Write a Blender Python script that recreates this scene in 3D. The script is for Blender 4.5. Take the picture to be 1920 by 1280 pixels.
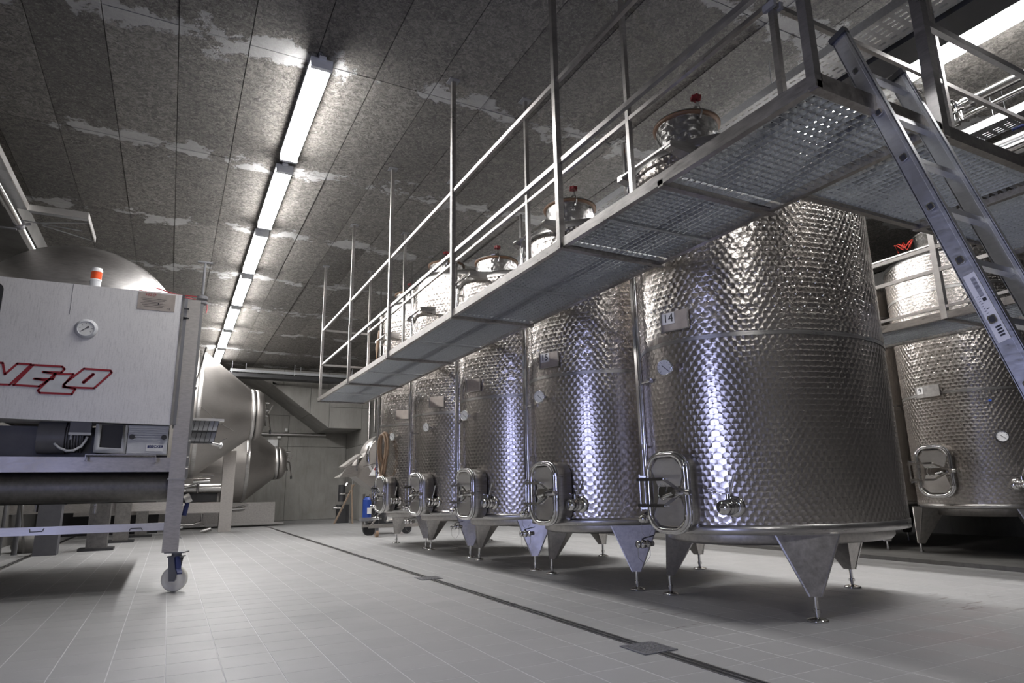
import bpy, math, random
from mathutils import Vector, Matrix
R0 = random.Random(7)
PI = math.pi
SC = bpy.context.scene
for o in list(bpy.data.objects): bpy.data.objects.remove(o)

# ------------------------------------------------------------------ camera, world, exposure
YAW, PITCH, ROLL, FPX = 0.48204198, 0.22544532, -0.01815914, 1208.0
def cam_axes():
    f = Vector((math.sin(YAW)*math.cos(PITCH), math.cos(YAW)*math.cos(PITCH), math.sin(PITCH)))
    r = Vector((math.cos(YAW), -math.sin(YAW), 0)); u = r.cross(f)
    r2 = r*math.cos(ROLL)+u*math.sin(ROLL); u2 = -r*math.sin(ROLL)+u*math.cos(ROLL)
    return r2, u2, f
r2, u2, fw = cam_axes()
cd = bpy.data.cameras.new('camera'); cam = bpy.data.objects.new('camera', cd); SC.collection.objects.link(cam)
m3 = Matrix((r2, u2, -fw)).transposed()
cam.matrix_world = Matrix.Translation((0, 0, 1)) @ m3.to_4x4()
cd.sensor_width = 36; cd.lens = FPX/1920*36; cd.clip_start = .05; cd.clip_end = 200
SC.camera = cam
def proj(p):
    d = Vector(p)-Vector((0, 0, 1)); z = d.dot(fw)
    if z < .1: return None
    return 960+FPX*d.dot(r2)/z, 640-FPX*d.dot(u2)/z, z

SC.view_settings.view_transform = 'Standard'; SC.view_settings.look = 'None'
SC.view_settings.gamma = 1; SC.view_settings.use_curve_mapping = False
SC.view_settings.exposure = 0.0
LAMP = 80.0
w = bpy.data.worlds.new('world'); SC.world = w; w.use_nodes = True
w.node_tree.nodes['Background'].inputs[0].default_value = (.45, .6, 1, 1)
w.node_tree.nodes['Background'].inputs[1].default_value = .12
def area(name, loc, rot, sx, sy, power, col):
    l = bpy.data.lights.new(name, 'AREA'); l.shape = 'RECTANGLE'; l.size = sx; l.size_y = sy; l.energy = power; l.color = col
    o = bpy.data.objects.new(name, l); o.location = loc; o.rotation_euler = rot; SC.collection.objects.link(o); return o
area('daylight_door', (-2.95, .95, 1.25), (0, -PI/2, 0), 2.0, .45, 125, (.52, .57, 1))

# ------------------------------------------------------------------ materials
def newmat(name):
    m = bpy.data.materials.new(name); m.use_nodes = True
    nt = m.node_tree; return m, nt, nt.nodes['Principled BSDF']
class NT:
    def __init__(s, nt): s.nt = nt
    def n(s, t, **k):
        x = s.nt.nodes.new(t)
        for a, b in k.items(): setattr(x, a, b)
        return x
    def link(s, a, b): s.nt.links.new(a, b)
    def put(s, sock, v):
        if isinstance(v, bpy.types.NodeSocket): s.link(v, sock)
        else: sock.default_value = v
    def math(s, op, a, b=0.0, c=0.0):
        x = s.n('ShaderNodeMath', operation=op); s.put(x.inputs[0], a); s.put(x.inputs[1], b); s.put(x.inputs[2], c); return x.outputs[0]
    def mix(s, f, a, b):
        x = s.n('ShaderNodeMix', data_type='RGBA'); s.put(x.inputs[0], f); s.put(x.inputs[6], a); s.put(x.inputs[7], b); return x.outputs[2]
    def noise(s, vec, scale, detail=4, rough=.6, dist=0):
        x = s.n('ShaderNodeTexNoise'); x.inputs['Scale'].default_value = scale; x.inputs['Detail'].default_value = detail
        x.inputs['Roughness'].default_value = rough; x.inputs['Distortion'].default_value = dist
        if vec: s.link(vec, x.inputs['Vector'])
        return x.outputs['Fac']
    def ramp(s, f, a, b, lo=0.0, hi=1.0):
        x = s.n('ShaderNodeMapRange'); s.put(x.inputs[0], f); x.inputs[1].default_value = a; x.inputs[2].default_value = b
        x.inputs[3].default_value = lo; x.inputs[4].default_value = hi; return x.outputs[0]
    def coord(s, which='Object'): return s.n('ShaderNodeTexCoord').outputs[which]
    def pos(s): return s.n('ShaderNodeNewGeometry').outputs['Position']
    def scale(s, vec, sc):
        x = s.n('ShaderNodeMapping'); s.link(vec, x.inputs[0]); x.inputs['Scale'].default_value = sc; return x.outputs[0]
    def bump(s, h, strength, dist=.01):
        x = s.n('ShaderNodeBump'); x.inputs['Strength'].default_value = strength; x.inputs['Distance'].default_value = dist
        s.link(h, x.inputs['Height']); return x.outputs[0]
def c4(c): return (c[0], c[1], c[2], 1)

def metal(name, col, rough=.3, brush=None, var=.15, aniso=0.0, metallic=1.0, spots=0.0):
    m, nt, b = newmat(name); N = NT(nt); p = N.pos()
    b.inputs['Metallic'].default_value = metallic
    sc = brush or (3, 3, 3)
    f = N.noise(N.scale(p, sc), 6, 5, .65)
    f2 = N.noise(p, 1.7, 4, .6)
    dark = tuple(x*(1-var*2) for x in col)
    N.link(N.mix(N.ramp(f, .3, .7), c4(dark), c4(col)), b.inputs['Base Color'])
    r = N.math('ADD', N.ramp(f, .2, .8, rough*.75, rough*1.2), N.ramp(f2, .3, .7, -.05, .07))
    N.link(r, b.inputs['Roughness'])
    b.inputs['Anisotropic'].default_value = aniso
    return m
def plastic(name, col, rough=.45, var=.08):
    m, nt, b = newmat(name); N = NT(nt)
    f = N.noise(N.pos(), 9, 4)
    N.link(N.mix(N.ramp(f, .3, .7), c4([x*(1-var) for x in col]), c4([min(1, x*(1+var)) for x in col])), b.inputs['Base Color'])
    b.inputs['Roughness'].default_value = rough
    return m

def swirl(name, col, w=.066, p=.045, R=.043, dimple=False, strength=.9, rough=.27):
    """engine-turned sheet: overlapping round brushed marks, each with its own circular grain"""
    m, nt, b = newmat(name); N = NT(nt)
    uv = N.n('ShaderNodeUVMap', uv_map='UVMap').outputs[0]
    sep = N.n('ShaderNodeSeparateXYZ'); N.link(uv, sep.inputs[0]); U, V = sep.outputs[0], sep.outputs[1]
    row0 = N.math('FLOOR', N.math('DIVIDE', V, p))
    dxs, dys, rs, ids = [], [], [], []
    for k in (-1, 0, 1, 2)[0:4]:
        row = N.math('ADD', row0, k)
        cy = N.math('MULTIPLY', row, p)
        off = N.math('MULTIPLY', N.math('MODULO', N.math('ADD', row, 1000), 2), w/2)
        col_ = N.math('ROUND', N.math('DIVIDE', N.math('SUBTRACT', U, off), w))
        cx = N.math('ADD', N.math('MULTIPLY', col_, w), off)
        dx = N.math('SUBTRACT', U, cx); dy = N.math('SUBTRACT', V, cy)
        r = N.math('SQRT', N.math('ADD', N.math('MULTIPLY', dx, dx), N.math('MULTIPLY', dy, dy)))
        dxs.append(dx); dys.append(dy); rs.append(r)
        ids.append(N.math('ADD', N.math('MULTIPLY', row, 7.31), N.math('MULTIPLY', col_, 3.17)))
    def pick(vals):          # lowest row wins where its disc covers the point
        out = vals[-1]
        for i in range(len(vals)-2, -1, -1):
            t = N.math('LESS_THAN', rs[i], R)
            x = N.n('ShaderNodeMix', data_type='FLOAT'); N.link(t, x.inputs[0]); N.link(out, x.inputs[2]); N.link(vals[i], x.inputs[3]); out = x.outputs[0]
        return out
    DX, DY, RR, ID = pick(dxs), pick(dys), pick(rs), pick(ids)
    tan = N.n('ShaderNodeTangent', direction_type='UV_MAP', uv_map='UVMap').outputs[0]
    g = N.n('ShaderNodeNewGeometry').outputs['Normal']
    cr = N.n('ShaderNodeVectorMath', operation='CROSS_PRODUCT'); N.link(g, cr.inputs[0]); N.link(tan, cr.inputs[1])
    def vs(v, f):
        x = N.n('ShaderNodeVectorMath', operation='SCALE'); N.link(v, x.inputs[0]); N.put(x.inputs['Scale'], f); return x.outputs[0]
    a = vs(tan, N.math('MULTIPLY', DY, -1.0)); c = vs(cr.outputs[0], DX)
    ad = N.n('ShaderNodeVectorMath', operation='ADD'); N.link(a, ad.inputs[0]); N.link(c, ad.inputs[1])
    nm = N.n('ShaderNodeVectorMath', operation='NORMALIZE'); N.link(ad.outputs[0], nm.inputs[0])
    N.link(nm.outputs[0], b.inputs['Tangent'])
    wn = N.n('ShaderNodeTexWhiteNoise', noise_dimensions='1D'); N.link(ID, wn.inputs['W'])
    cloud = N.noise(N.pos(), 2.3, 4, .6)
    f = N.math('ADD', N.math('MULTIPLY', wn.outputs[0], .05), N.math('MULTIPLY', N.ramp(cloud, .3, .7), .25))
    edge = N.ramp(RR, R*.80, R, 0, .45)
    f = N.math('ADD', f, edge)
    N.link(N.mix(f, c4(col), c4([x*.62 for x in col])), b.inputs['Base Color'])
    b.inputs['Metallic'].default_value = 1
    b.inputs['Roughness'].default_value = rough
    b.inputs['Anisotropic'].default_value = strength
    # slightly dished marks: each disc tips the light its own way
    h = N.math('MULTIPLY', N.math('MULTIPLY', RR, RR), 1.5)
    if dimple:
        pw, ph = .132, .105
        r0 = N.math('ROUND', N.math('DIVIDE', V, ph))
        o_ = N.math('MULTIPLY', N.math('MODULO', N.math('ADD', r0, 1000), 2), pw/2)
        cc = N.math('ADD', N.math('MULTIPLY', N.math('ROUND', N.math('DIVIDE', N.math('SUBTRACT', U, o_), pw)), pw), o_)
        ddx = N.math('SUBTRACT', U, cc); ddy = N.math('SUBTRACT', V, N.math('MULTIPLY', r0, ph))
        dr = N.math('SQRT', N.math('ADD', N.math('MULTIPLY', ddx, ddx), N.math('MULTIPLY', ddy, ddy)))
        big = N.ramp(dr, .0, .055, 0, .006); small = N.ramp(dr, .004, .011, -.010, 0)
        h = N.math('ADD', h, N.math('ADD', big, small))
    bp = N.n('ShaderNodeBump'); bp.inputs['Strength'].default_value = .55; bp.inputs['Distance'].default_value = 1.0
    N.link(h, bp.inputs['Height']); N.link(bp.outputs[0], b.inputs['Normal'])
    return m

M = {}
STEEL = (.56, .525, .49)
M['swirl'] = swirl('engine_turned_steel', STEEL)
M['dimple'] = swirl('engine_turned_dimpled_steel', STEEL, dimple=True)
M['swirlbig'] = swirl('engine_turned_steel_large', (.66, .65, .63), w=.085, p=.058, R=.056, rough=.22)
M['plain'] = metal('plain_steel', (.58, .565, .55), .32, (1, 1, 12))
M['leg'] = metal('satin_steel_leg', (.50, .48, .46), .42, (4, 4, 4))
M['polish'] = metal('polished_steel', (.72, .71, .70), .12, None, .06)
M['mirror'] = metal('mirror_steel', (.66, .64, .62), .09, None, .06)
M['tube'] = metal('welded_tube_steel', (.52, .50, .48), .34, (2, 2, 9))
M['beam'] = metal('deck_beam_steel', (.40, .375, .35), .42, (5, 5, 5), .2)
M['galv'] = metal('galvanised_steel', (.54, .555, .57), .45, (14, 14, 14), .16)
M['tray'] = metal('cable_tray_steel', (.55, .56, .58), .40, (8, 8, 8), .12)
M['alu'] = metal('ladder_aluminium', (.74, .75, .78), .36, (3, 3, 14), .06)
M['drum'] = metal('brushed_drum_steel', (.62, .60, .59), .36, (2, 2, 14), .12)
M['cone'] = metal('satin_cone_steel', (.47, .445, .42), .46, (2, 2, 5), .06)
M['frame'] = metal('press_frame_steel', (.55, .52, .49), .40, (3, 3, 9), .12)
M['shadesteel'] = metal('shade_darkened_steel', (.26, .25, .24), .5, (3, 3, 3), .2)  # steel colour darkened to carry the shade under the press
M['strip'] = metal('folded_rail_steel', (.74, .72, .70), .38, (3, 3, 9), .05)
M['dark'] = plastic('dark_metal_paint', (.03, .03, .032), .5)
M['black'] = plastic('black_rubber', (.018, .018, .02), .6)
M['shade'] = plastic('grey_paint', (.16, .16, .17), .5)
M['motor'] = plastic('grey_motor_paint', (.13, .13, .145), .42)
M['lgrey'] = plastic('light_grey_plastic', (.55, .56, .58), .45)
M['white'] = plastic('white_plastic', (.75, .75, .74), .4)
M['wheel'] = plastic('cream_nylon', (.74, .72, .66), .38)
M['redp'] = plastic('red_print', (.27, .012, .02), .5)
M['red'] = plastic('dark_red_knob', (.16, .012, .015), .35)
M['redb'] = plastic('bright_red_cord', (.6, .05, .03), .5)
M['orange'] = plastic('orange_red_lens', (.75, .10, .03), .25)
M['cone_or'] = plastic('orange_cone', (.62, .09, .04), .5)
M['blue'] = plastic('blue_plastic', (.02, .06, .30), .4)
M['navy'] = plastic('navy_print', (.02, .03, .12), .5)
M['gasket'] = plastic('brown_gasket', (.16, .09, .05), .5)
M['hose'] = plastic('tan_hose', (.30, .20, .13), .5)
M['wood'] = plastic('weathered_wood', (.25, .19, .14), .7)
M['dial'] = plastic('dial_face', (.72, .72, .70), .4)
M['ink'] = plastic('black_print', (.01, .01, .012), .6)
M['paper'] = plastic('sticker', (.62, .61, .60), .5)
M['platebrown'] = metal('label_holder_steel', (.42, .37, .33), .4, None, .1, metallic=.3)
M['stone'] = plastic('grey_fibre', (.22, .21, .20), .8)
def fleck(name, col):
    m, nt, b = newmat(name); b.inputs['Base Color'].default_value = c4(col); b.inputs['Roughness'].default_value = .15
    b.inputs['Transmission Weight'].default_value = .35; b.inputs['IOR'].default_value = 1.2; return m
M['clear'] = fleck('violet_clear_plastic', (.50, .48, .66))
def lampmat():
    m, nt, b = newmat('lit_diffuser'); b.inputs['Base Color'].default_value = (.9, .9, .9, 1)
    b.inputs['Emission Color'].default_value = (1, .985, .975, 1); b.inputs['Emission Strength'].default_value = LAMP; return m
M['lamp'] = lampmat()
def press_panel():
    m, nt, b = newmat('spotted_satin_panel'); N = NT(nt); p = N.pos()
    b.inputs['Metallic'].default_value = .45
    fine = N.noise(p, 60, 6, .75); st = N.noise(N.scale(p, (28, 28, 3.0)), 3, 5, .7); cl = N.noise(p, 1.6, 3)
    mask = N.math('MULTIPLY', N.ramp(N.n('ShaderNodeTexCoord').outputs['Generated'], 0, 1), 1)
    f = N.math('ADD', N.ramp(fine, .50, .72, 0, .28), N.ramp(st, .5, .75, 0, .45)); f = N.math('ADD', f, N.ramp(cl, .3, .7, -.08, .12))
    N.link(N.mix(f, (.74, .725, .71, 1), (.36, .35, .345, 1)), b.inputs['Base Color'])
    N.link(N.ramp(fine, .3, .7, .42, .60), b.inputs['Roughness']); return m
M['panel'] = press_panel()

def mat_ceiling():
    m, nt, b = newmat('wood_wool_ceiling'); N = NT(nt); p = N.pos()
    f1 = N.noise(p, 11, 10, .85, 1.6)
    f2 = N.noise(p, 22, 8, .85, 2.0)
    big = N.noise(p, .55, 3, .5)
    sep = N.n('ShaderNodeSeparateXYZ'); N.link(p, sep.inputs[0])
    # individual panel tone
    cx = N.math('FLOOR', N.math('DIVIDE', N.math('ADD', sep.outputs[0], .305), .63)); cy = N.math('FLOOR', N.math('DIVIDE', N.math('SUBTRACT', sep.outputs[1], 1.12), 2.5))
    wn = N.n('ShaderNodeTexWhiteNoise', noise_dimensions='2D'); cb = N.n('ShaderNodeCombineXYZ'); N.link(cx, cb.inputs[0]); N.link(cy, cb.inputs[1]); N.link(cb.outputs[0], wn.inputs['Vector'])
    base = N.mix(wn.outputs[0], (.17, .155, .134, 1), (.36, .335, .30, 1))
    fib = N.ramp(f1, .55, .43, 0, 1)
    base = N.mix(fib, N.mix(.75, base, (.035, .03, .027, 1)), base)
    fl = N.ramp(f2, .545, .62, 0, .85)
    base = N.mix(fl, base, (.46, .44, .41, 1))
    sp = N.ramp(f2, .45, .39, 0, .95)
    base = N.mix(sp, base, (.018, .016, .015, 1))
    # plaster residue along the cross joints
    yy = N.math('SUBTRACT', sep.outputs[1], 1.12)
    fr = N.math('ABSOLUTE', N.math('SUBTRACT', N.math('FRACT', N.math('ADD', N.math('DIVIDE', yy, 2.5), .5)), .5))
    d = N.math('MULTIPLY', fr, 2.5)
    wob = N.noise(p, 1.9, 6, .65); wob2 = N.noise(p, 7, 5, .7)
    t = N.math('SUBTRACT', N.ramp(wob, .40, .66, -.10, .42), d); t = N.math('ADD', t, N.ramp(wob2, .2, .8, -.12, .12))
    ms = N.ramp(t, 0, .07, 0, .8)
    base = N.mix(ms, base, N.mix(wob2, (.28, .28, .28, 1), (.50, .50, .49, 1)))
    base = N.mix(N.ramp(big, .35, .7, 0, .30), base, N.mix(.5, base, (.06, .055, .05, 1)))
    N.link(base, b.inputs['Base Color']); b.inputs['Roughness'].default_value = .9
    h = N.math('MULTIPLY', N.math('ADD', f1, f2), N.math('SUBTRACT', 1.0, N.math('MULTIPLY', ms, .8)))
    N.link(N.bump(h, 1.0, .035), b.inputs['Normal'])
    return m
M['ceil'] = mat_ceiling()
def mat_concrete(name, a, bcol, sc=1.0):
    m, nt, b = newmat(name); N = NT(nt); p = N.pos()
    f = N.noise(N.scale(p, (1, 1, .6)), 1.6*sc, 7, .62, .4); s = N.noise(N.scale(p, (6, 6, .5)), 2.0, 5, .6); g = N.noise(p, 40, 5, .7)
    base = N.mix(N.ramp(f, .3, .7), c4(a), c4(bcol))
    base = N.mix(N.ramp(s, .52, .72, 0, .35), base, c4([x*.6 for x in a]))
    base = N.mix(N.ramp(g, .55, .75, 0, .3), base, c4([x*.5 for x in a]))
    N.link(base, b.inputs['Base Color']); b.inputs['Roughness'].default_value = .8
    N.link(N.bump(N.math('ADD', f, N.math('MULTIPLY', g, .3)), .35, .01), b.inputs['Normal']); return m
M['conc'] = mat_concrete('board_marked_concrete', (.23, .222, .205), (.34, .33, .31))
M['concdark'] = mat_concrete('raw_dark_concrete', (.10, .097, .092), (.16, .155, .147))
M['wallp'] = mat_concrete('painted_wall', (.36, .35, .34), (.42, .41, .40))
def mat_tile():
    m, nt, b = newmat('grey_floor_tile'); N = NT(nt); p = N.pos()
    sep = N.n('ShaderNodeSeparateXYZ'); N.link(p, sep.inputs[0])
    cx = N.math('FLOOR', N.math('DIVIDE', N.math('SUBTRACT', sep.outputs[0], .07), .297)); cy = N.math('FLOOR', N.math('DIVIDE', sep.outputs[1], .297))
    cb = N.n('ShaderNodeCombineXYZ'); N.link(cx, cb.inputs[0]); N.link(cy, cb.inputs[1])
    wn = N.n('ShaderNodeTexWhiteNoise', noise_dimensions='2D'); N.link(cb.outputs[0], wn.inputs['Vector'])
    f = N.noise(p, 1.1, 5, .6); g = N.noise(p, 90, 3, .6)
    base = N.mix(wn.outputs[0], (.345, .343, .343, 1), (.375, .373, .372, 1))
    base = N.mix(N.ramp(f, .35, .7, 0, .25), base, (.30, .294, .288, 1))
    base = N.mix(N.ramp(g, .6, .8, 0, .25), base, (.26, .26, .26, 1))
    # brown puddle marks near the first tank and a rosy wine tint beside it
    st = N.noise(N.scale(p, (1.2, 7, 1)), 2.2, 4, .6)
    def blob(x, y, r):
        v = N.n('ShaderNodeVectorMath', operation='DISTANCE'); N.link(p, v.inputs[0]); v.inputs[1].default_value = (x, y, 0)
        return N.ramp(v.outputs['Value'], r*.3, r, 1, 0)
    ring = None
    for x, y, r in ((6.3, 3.55, .5), (6.0, 3.25, .5), (3.7, 4.2, .35), (3.55, 4.6, .3), (3.4, 3.9, .25), (3.6, 5.9, .3)):
        q = blob(x, y, r); ring = q if ring is None else N.math('MAXIMUM', ring, q)
    mk = N.math('MULTIPLY', ring, N.ramp(st, .60, .64, 0, .8))
    base = N.mix(mk, base, (.10, .070, .058, 1))
    base = N.mix(N.math('MULTIPLY', blob(5.0, 2.5, 1.5), N.ramp(N.noise(p, 2, 3), .45, .65, 0, .30)), base, (.34, .235, .235, 1))
    N.link(base, b.inputs['Base Color'])
    N.link(N.ramp(f, .3, .7, .42, .58), b.inputs['Roughness'])
    N.link(N.bump(g, .12, .003), b.inputs['Normal']); return m
M['tile'] = mat_tile()
M['grout'] = plastic('pale_grout', (.60, .60, .60), .85)

# ------------------------------------------------------------------ geometry helpers
def rotm(a): return a if isinstance(a, Matrix) else Matrix.Identity(4)
def frame(origin, z, up=(0, 0, 1)):
    z = Vector(z).normalized(); up = Vector(up)
    if abs(z.dot(up)) > .99: up = Vector((0, 1, 0))
    x = up.cross(z).normalized(); y = z.cross(x)
    m = Matrix((x, y, z)).transposed().to_4x4(); m.translation = Vector(origin); return m
class MB:
    def __init__(s): s.v = []; s.f = []; s.s = []; s.uv = {}
    def add(s, vs, fs, smooth=False, uvs=None):
        b = len(s.v); s.v += [tuple(v) for v in vs]
        for i, f in enumerate(fs):
            s.f.append([b+k for k in f]); s.s.append(smooth)
            if uvs: s.uv[len(s.f)-1] = uvs[i]
        return s
    def box(s, c, d, m=None):
        x, y, z = d[0]/2, d[1]/2, d[2]/2
        vs = [Vector((sx*x+c[0], sy*y+c[1], sz*z+c[2])) for sz in (-1, 1) for sy in (-1, 1) for sx in (-1, 1)]
        if m: vs = [m @ v for v in vs]
        return s.add(vs, [(0, 2, 3, 1), (4, 5, 7, 6), (0, 1, 5, 4), (2, 6, 7, 3), (0, 4, 6, 2), (1, 3, 7, 5)])
    def bb(s, x0, x1, y0, y1, z0, z1): return s.box(((x0+x1)/2, (y0+y1)/2, (z0+z1)/2), (abs(x1-x0), abs(y1-y0), abs(z1-z0)))
    def bar(s, p0, p1, w, h, up=(0, 0, 1)):
        p0, p1 = Vector(p0), Vector(p1); L = (p1-p0).length
        return s.box((0, 0, L/2), (w, h, L), frame(p0, p1-p0, up))
    def cyl(s, p0, p1, r0, r1=None, n=16, caps=True):
        r1 = r0 if r1 is None else r1; p0, p1 = Vector(p0), Vector(p1); m = frame(p0, p1-p0); L = (p1-p0).length
        a = [m @ Vector((r0*math.cos(2*PI*i/n), r0*math.sin(2*PI*i/n), 0)) for i in range(n)]
        b = [m @ Vector((r1*math.cos(2*PI*i/n), r1*math.sin(2*PI*i/n), L)) for i in range(n)]
        s.add(a+b, [(i, (i+1) % n, n+(i+1) % n, n+i) for i in range(n)], True)
        if caps:
            s.add(a, [list(range(n))[::-1]]); s.add(b, [list(range(n))])
        return s
    def tube(s, pts, r, n=8, closed=False):
        pts = [Vector(p) for p in pts]; k = len(pts); rings = []
        for i, p in enumerate(pts):
            a = pts[(i-1) % k] if (closed or i) else p; b = pts[(i+1) % k] if (closed or i < k-1) else p
            m = frame(p, b-a); rings.append([m @ Vector((r*math.cos(2*PI*j/n), r*math.sin(2*PI*j/n), 0)) for j in range(n)])
        vs = [v for q in rings for v in q]; fs = []
        for i in range(k if closed else k-1):
            o1, o2 = i*n, ((i+1) % k)*n
            fs += [(o1+j, o1+(j+1) % n, o2+(j+1) % n, o2+j) for j in range(n)]
        s.add(vs, fs, True)
        if not closed: s.add(rings[0], [list(range(n))[::-1]]); s.add(rings[-1], [list(range(n))])
        return s
    def lathe(s, prof, m, n=24, sx=1.0, sy=1.0, uv=False):
        vs = []; fs = []; uvs = []
        for r, z in prof: vs += [m @ Vector((r*sx*math.cos(2*PI*i/n), r*sy*math.sin(2*PI*i/n), z)) for i in range(n)]
        per = 0; lens = [0]
        for i in range(n):
            a, b = 2*PI*i/n, 2*PI*(i+1)/n; rr = max(r for r, z in prof)
            per += math.hypot(rr*sx*(math.cos(a)-math.cos(b)), rr*sy*(math.sin(a)-math.sin(b))); lens.append(per)
        vv = [0]
        for k in range(1, len(prof)): vv.append(vv[-1]+math.hypot(prof[k][0]-prof[k-1][0], prof[k][1]-prof[k-1][1]))
        z0 = prof[0][1]
        for k in range(len(prof)-1):
            for i in range(n):
                j = (i+1) % n; fs.append((k*n+i, k*n+j, (k+1)*n+j, (k+1)*n+i))
                uvs.append([(lens[i], z0+vv[k]), (lens[i+1], z0+vv[k]), (lens[i+1], z0+vv[k+1]), (lens[i], z0+vv[k+1])])
        return s.add(vs, fs, True, uvs if uv else None)
    def prism(s, poly, z0, z1, m=None, smooth=False):
        m = m or Matrix.Identity(4); n = len(poly)
        a = [m @ Vector((x, y, z0)) for x, y in poly]; b = [m @ Vector((x, y, z1)) for x, y in poly]
        s.add(a+b, [(i, (i+1) % n, n+(i+1) % n, n+i) for i in range(n)], smooth)
        s.add(a, [list(range(n))[::-1]]); s.add(b, [list(range(n))]); return s
    def ring(s, outer, inner, z0, z1, m=None):
        m = m or Matrix.Identity(4); n = len(outer)
        P = [m @ Vector((x, y, z)) for poly, z in ((outer, z0), (outer, z1), (inner, z1), (inner, z0)) for x, y in poly]; fs = []
        for q in range(4):
            o1, o2 = q*n, ((q+1) % 4)*n
            fs += [(o1+i, o1+(i+1) % n, o2+(i+1) % n, o2+i) for i in range(n)]
        return s.add(P, fs, True)
    def mesh(s, name, mat):
        me = bpy.data.meshes.new(name); me.from_pydata(s.v, [], s.f); me.materials.append(mat)
        me.polygons.foreach_set('use_smooth', s.s)
        if s.uv:
            uvl = me.uv_layers.new(name='UVMap')
            for fi, p in enumerate(me.polygons):
                if fi in s.uv:
                    for k, li in enumerate(p.loop_indices): uvl.data[li].uv = s.uv[fi][k]
        me.update()
        if any(s.s) and not all(s.s): pass
        return me
    def obj(s, name, mat, parent=None, **k):
        return link(name, s.mesh(name, M[mat] if isinstance(mat, str) else mat), parent, **k)
def link(name, data, parent=None, label=None, cat=None, group=None, kind=None, loc=None):
    o = bpy.data.objects.new(name, data); SC.collection.objects.link(o)
    if parent: o.parent = parent
    if loc: o.location = loc
    for a, b in (('label', label), ('category', cat), ('group', group), ('kind', kind)):
        if b: o[a] = b
    return o
def thing(name, label, cat, loc=(0, 0, 0), group=None, rz=0):
    o = link(name, None, None, label, cat, group, None, loc); o.rotation_euler = (0, 0, rz); return o
def rrect(w, h, r, n=5):
    out = []
    for cx, cy, a0 in ((w/2-r, h/2-r, 0), (-w/2+r, h/2-r, PI/2), (-w/2+r, -h/2+r, PI), (w/2-r, -h/2+r, 3*PI/2)):
        out += [(cx+r*math.cos(a0+PI/2*i/n), cy+r*math.sin(a0+PI/2*i/n)) for i in range(n+1)]
    return out
def text(name, body, size, mtx, mat, parent, shear=0, depth=.0008, off=0, align='CENTER'):
    cu = bpy.data.curves.new(name, 'FONT'); cu.body = body; cu.size = size; cu.extrude = depth; cu.shear = shear; cu.offset = off
    cu.align_x = align; cu.align_y = 'CENTER'; cu.resolution_u = 3
    tmp = bpy.data.objects.new('t', cu); SC.collection.objects.link(tmp)
    dg = bpy.context.evaluated_depsgraph_get(); me = bpy.data.meshes.new_from_object(tmp.evaluated_get(dg))
    bpy.data.objects.remove(tmp); me.materials.clear(); me.materials.append(M[mat]); me.transform(mtx); me.name = name
    return link(name, me, parent)
def face_m(origin, normal):      # local x right, y up, z out, for something facing `normal`
    return frame(origin, normal)

H = 5.35
WY = 24.0
# ------------------------------------------------------------------ floor
floor = MB().bb(-3.6, 13.6, -4.6, 26.8, -.2, -.0009).obj('floor', 'grout', kind='structure')
PT = .297; G = .0028
def tile_mb(x, y, m=None):
    a = PT/2-G; b = a-.001; m = m or MB()
    vs = [(x+sx*a, y+sy*a, -.004) for sx, sy in ((-1, -1), (1, -1), (1, 1), (-1, 1))]+[(x+sx*a, y+sy*a, -.0012) for sx, sy in ((-1, -1), (1, -1), (1, 1), (-1, 1))]+[(x+sx*b, y+sy*b, 0) for sx, sy in ((-1, -1), (1, -1), (1, 1), (-1, 1))]
    fs = [(i, (i+1) % 4, 4+(i+1) % 4, 4+i) for i in range(4)]+[(4+i, 4+(i+1) % 4, 8+(i+1) % 4, 8+i) for i in range(4)]+[(8, 9, 10, 11)]
    return m.add(vs, fs)
DX0, DX1 = 2.745, 2.835
cand = []
for i in range(-13, 46):
    for j in range(-15, 90):
        x, y = .07+PT*(i+.5), PT*(j+.5)
        if y > 26.4 or x > 13.4: continue
        pr = proj((x, y, 0)); s = 0
        if pr and -60 < pr[0] < 1980 and -60 < pr[1] < 1340 and pr[2] > 1: s = 1/pr[2]**3
        cand.append((s, x, y))
cand.sort(reverse=True)
tm = tile_mb(0, 0).mesh('tile', M['tile']); rest = MB()
for k, (s, x, y) in enumerate(cand):
    if k < 300: link('tile', tm, floor, loc=(x, y, 0))
    else: tile_mb(x, y, rest)
rest.obj('tile_field', 'tile', floor, kind='stuff')

def channel(x, y0, y1, label, grates):
    t = thing('drain_channel', label, 'drain', (x, y0, 0)); L = y1-y0
    MB().bb(-.045, .045, 0, L, .0005, .002).obj('slot', 'black', t)
    m = MB()
    for a, b in ((-.045, -.034), (.034, .045), (-.006, .006)): m.bb(a, b, 0, L, .001, .0045)
    m.obj('edge_rail', 'plain', t)
    for gy in grates:
        g = MB(); g.bb(-.13, .13, gy-y0-.13, gy-y0+.13, .002, .007); gr = g.obj('grate', 'shade', t)
        h = MB()
        for a in range(8):
            for b in range(8):
                h.cyl((-.1+a*.0286, gy-y0-.1+b*.0286, .007), (-.1+a*.0286, gy-y0-.1+b*.0286, .0082), .0085, n=6)
        h.obj('grate_studs', 'plain', gr, kind='stuff')
channel(2.79, -1, 23.4, 'narrow slotted stainless drain running the length of the aisle', (3.54, 7.55))
channel(-2.1, 9.0, 23.0, 'dark slotted drain on the floor under the press at left', ())

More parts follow.
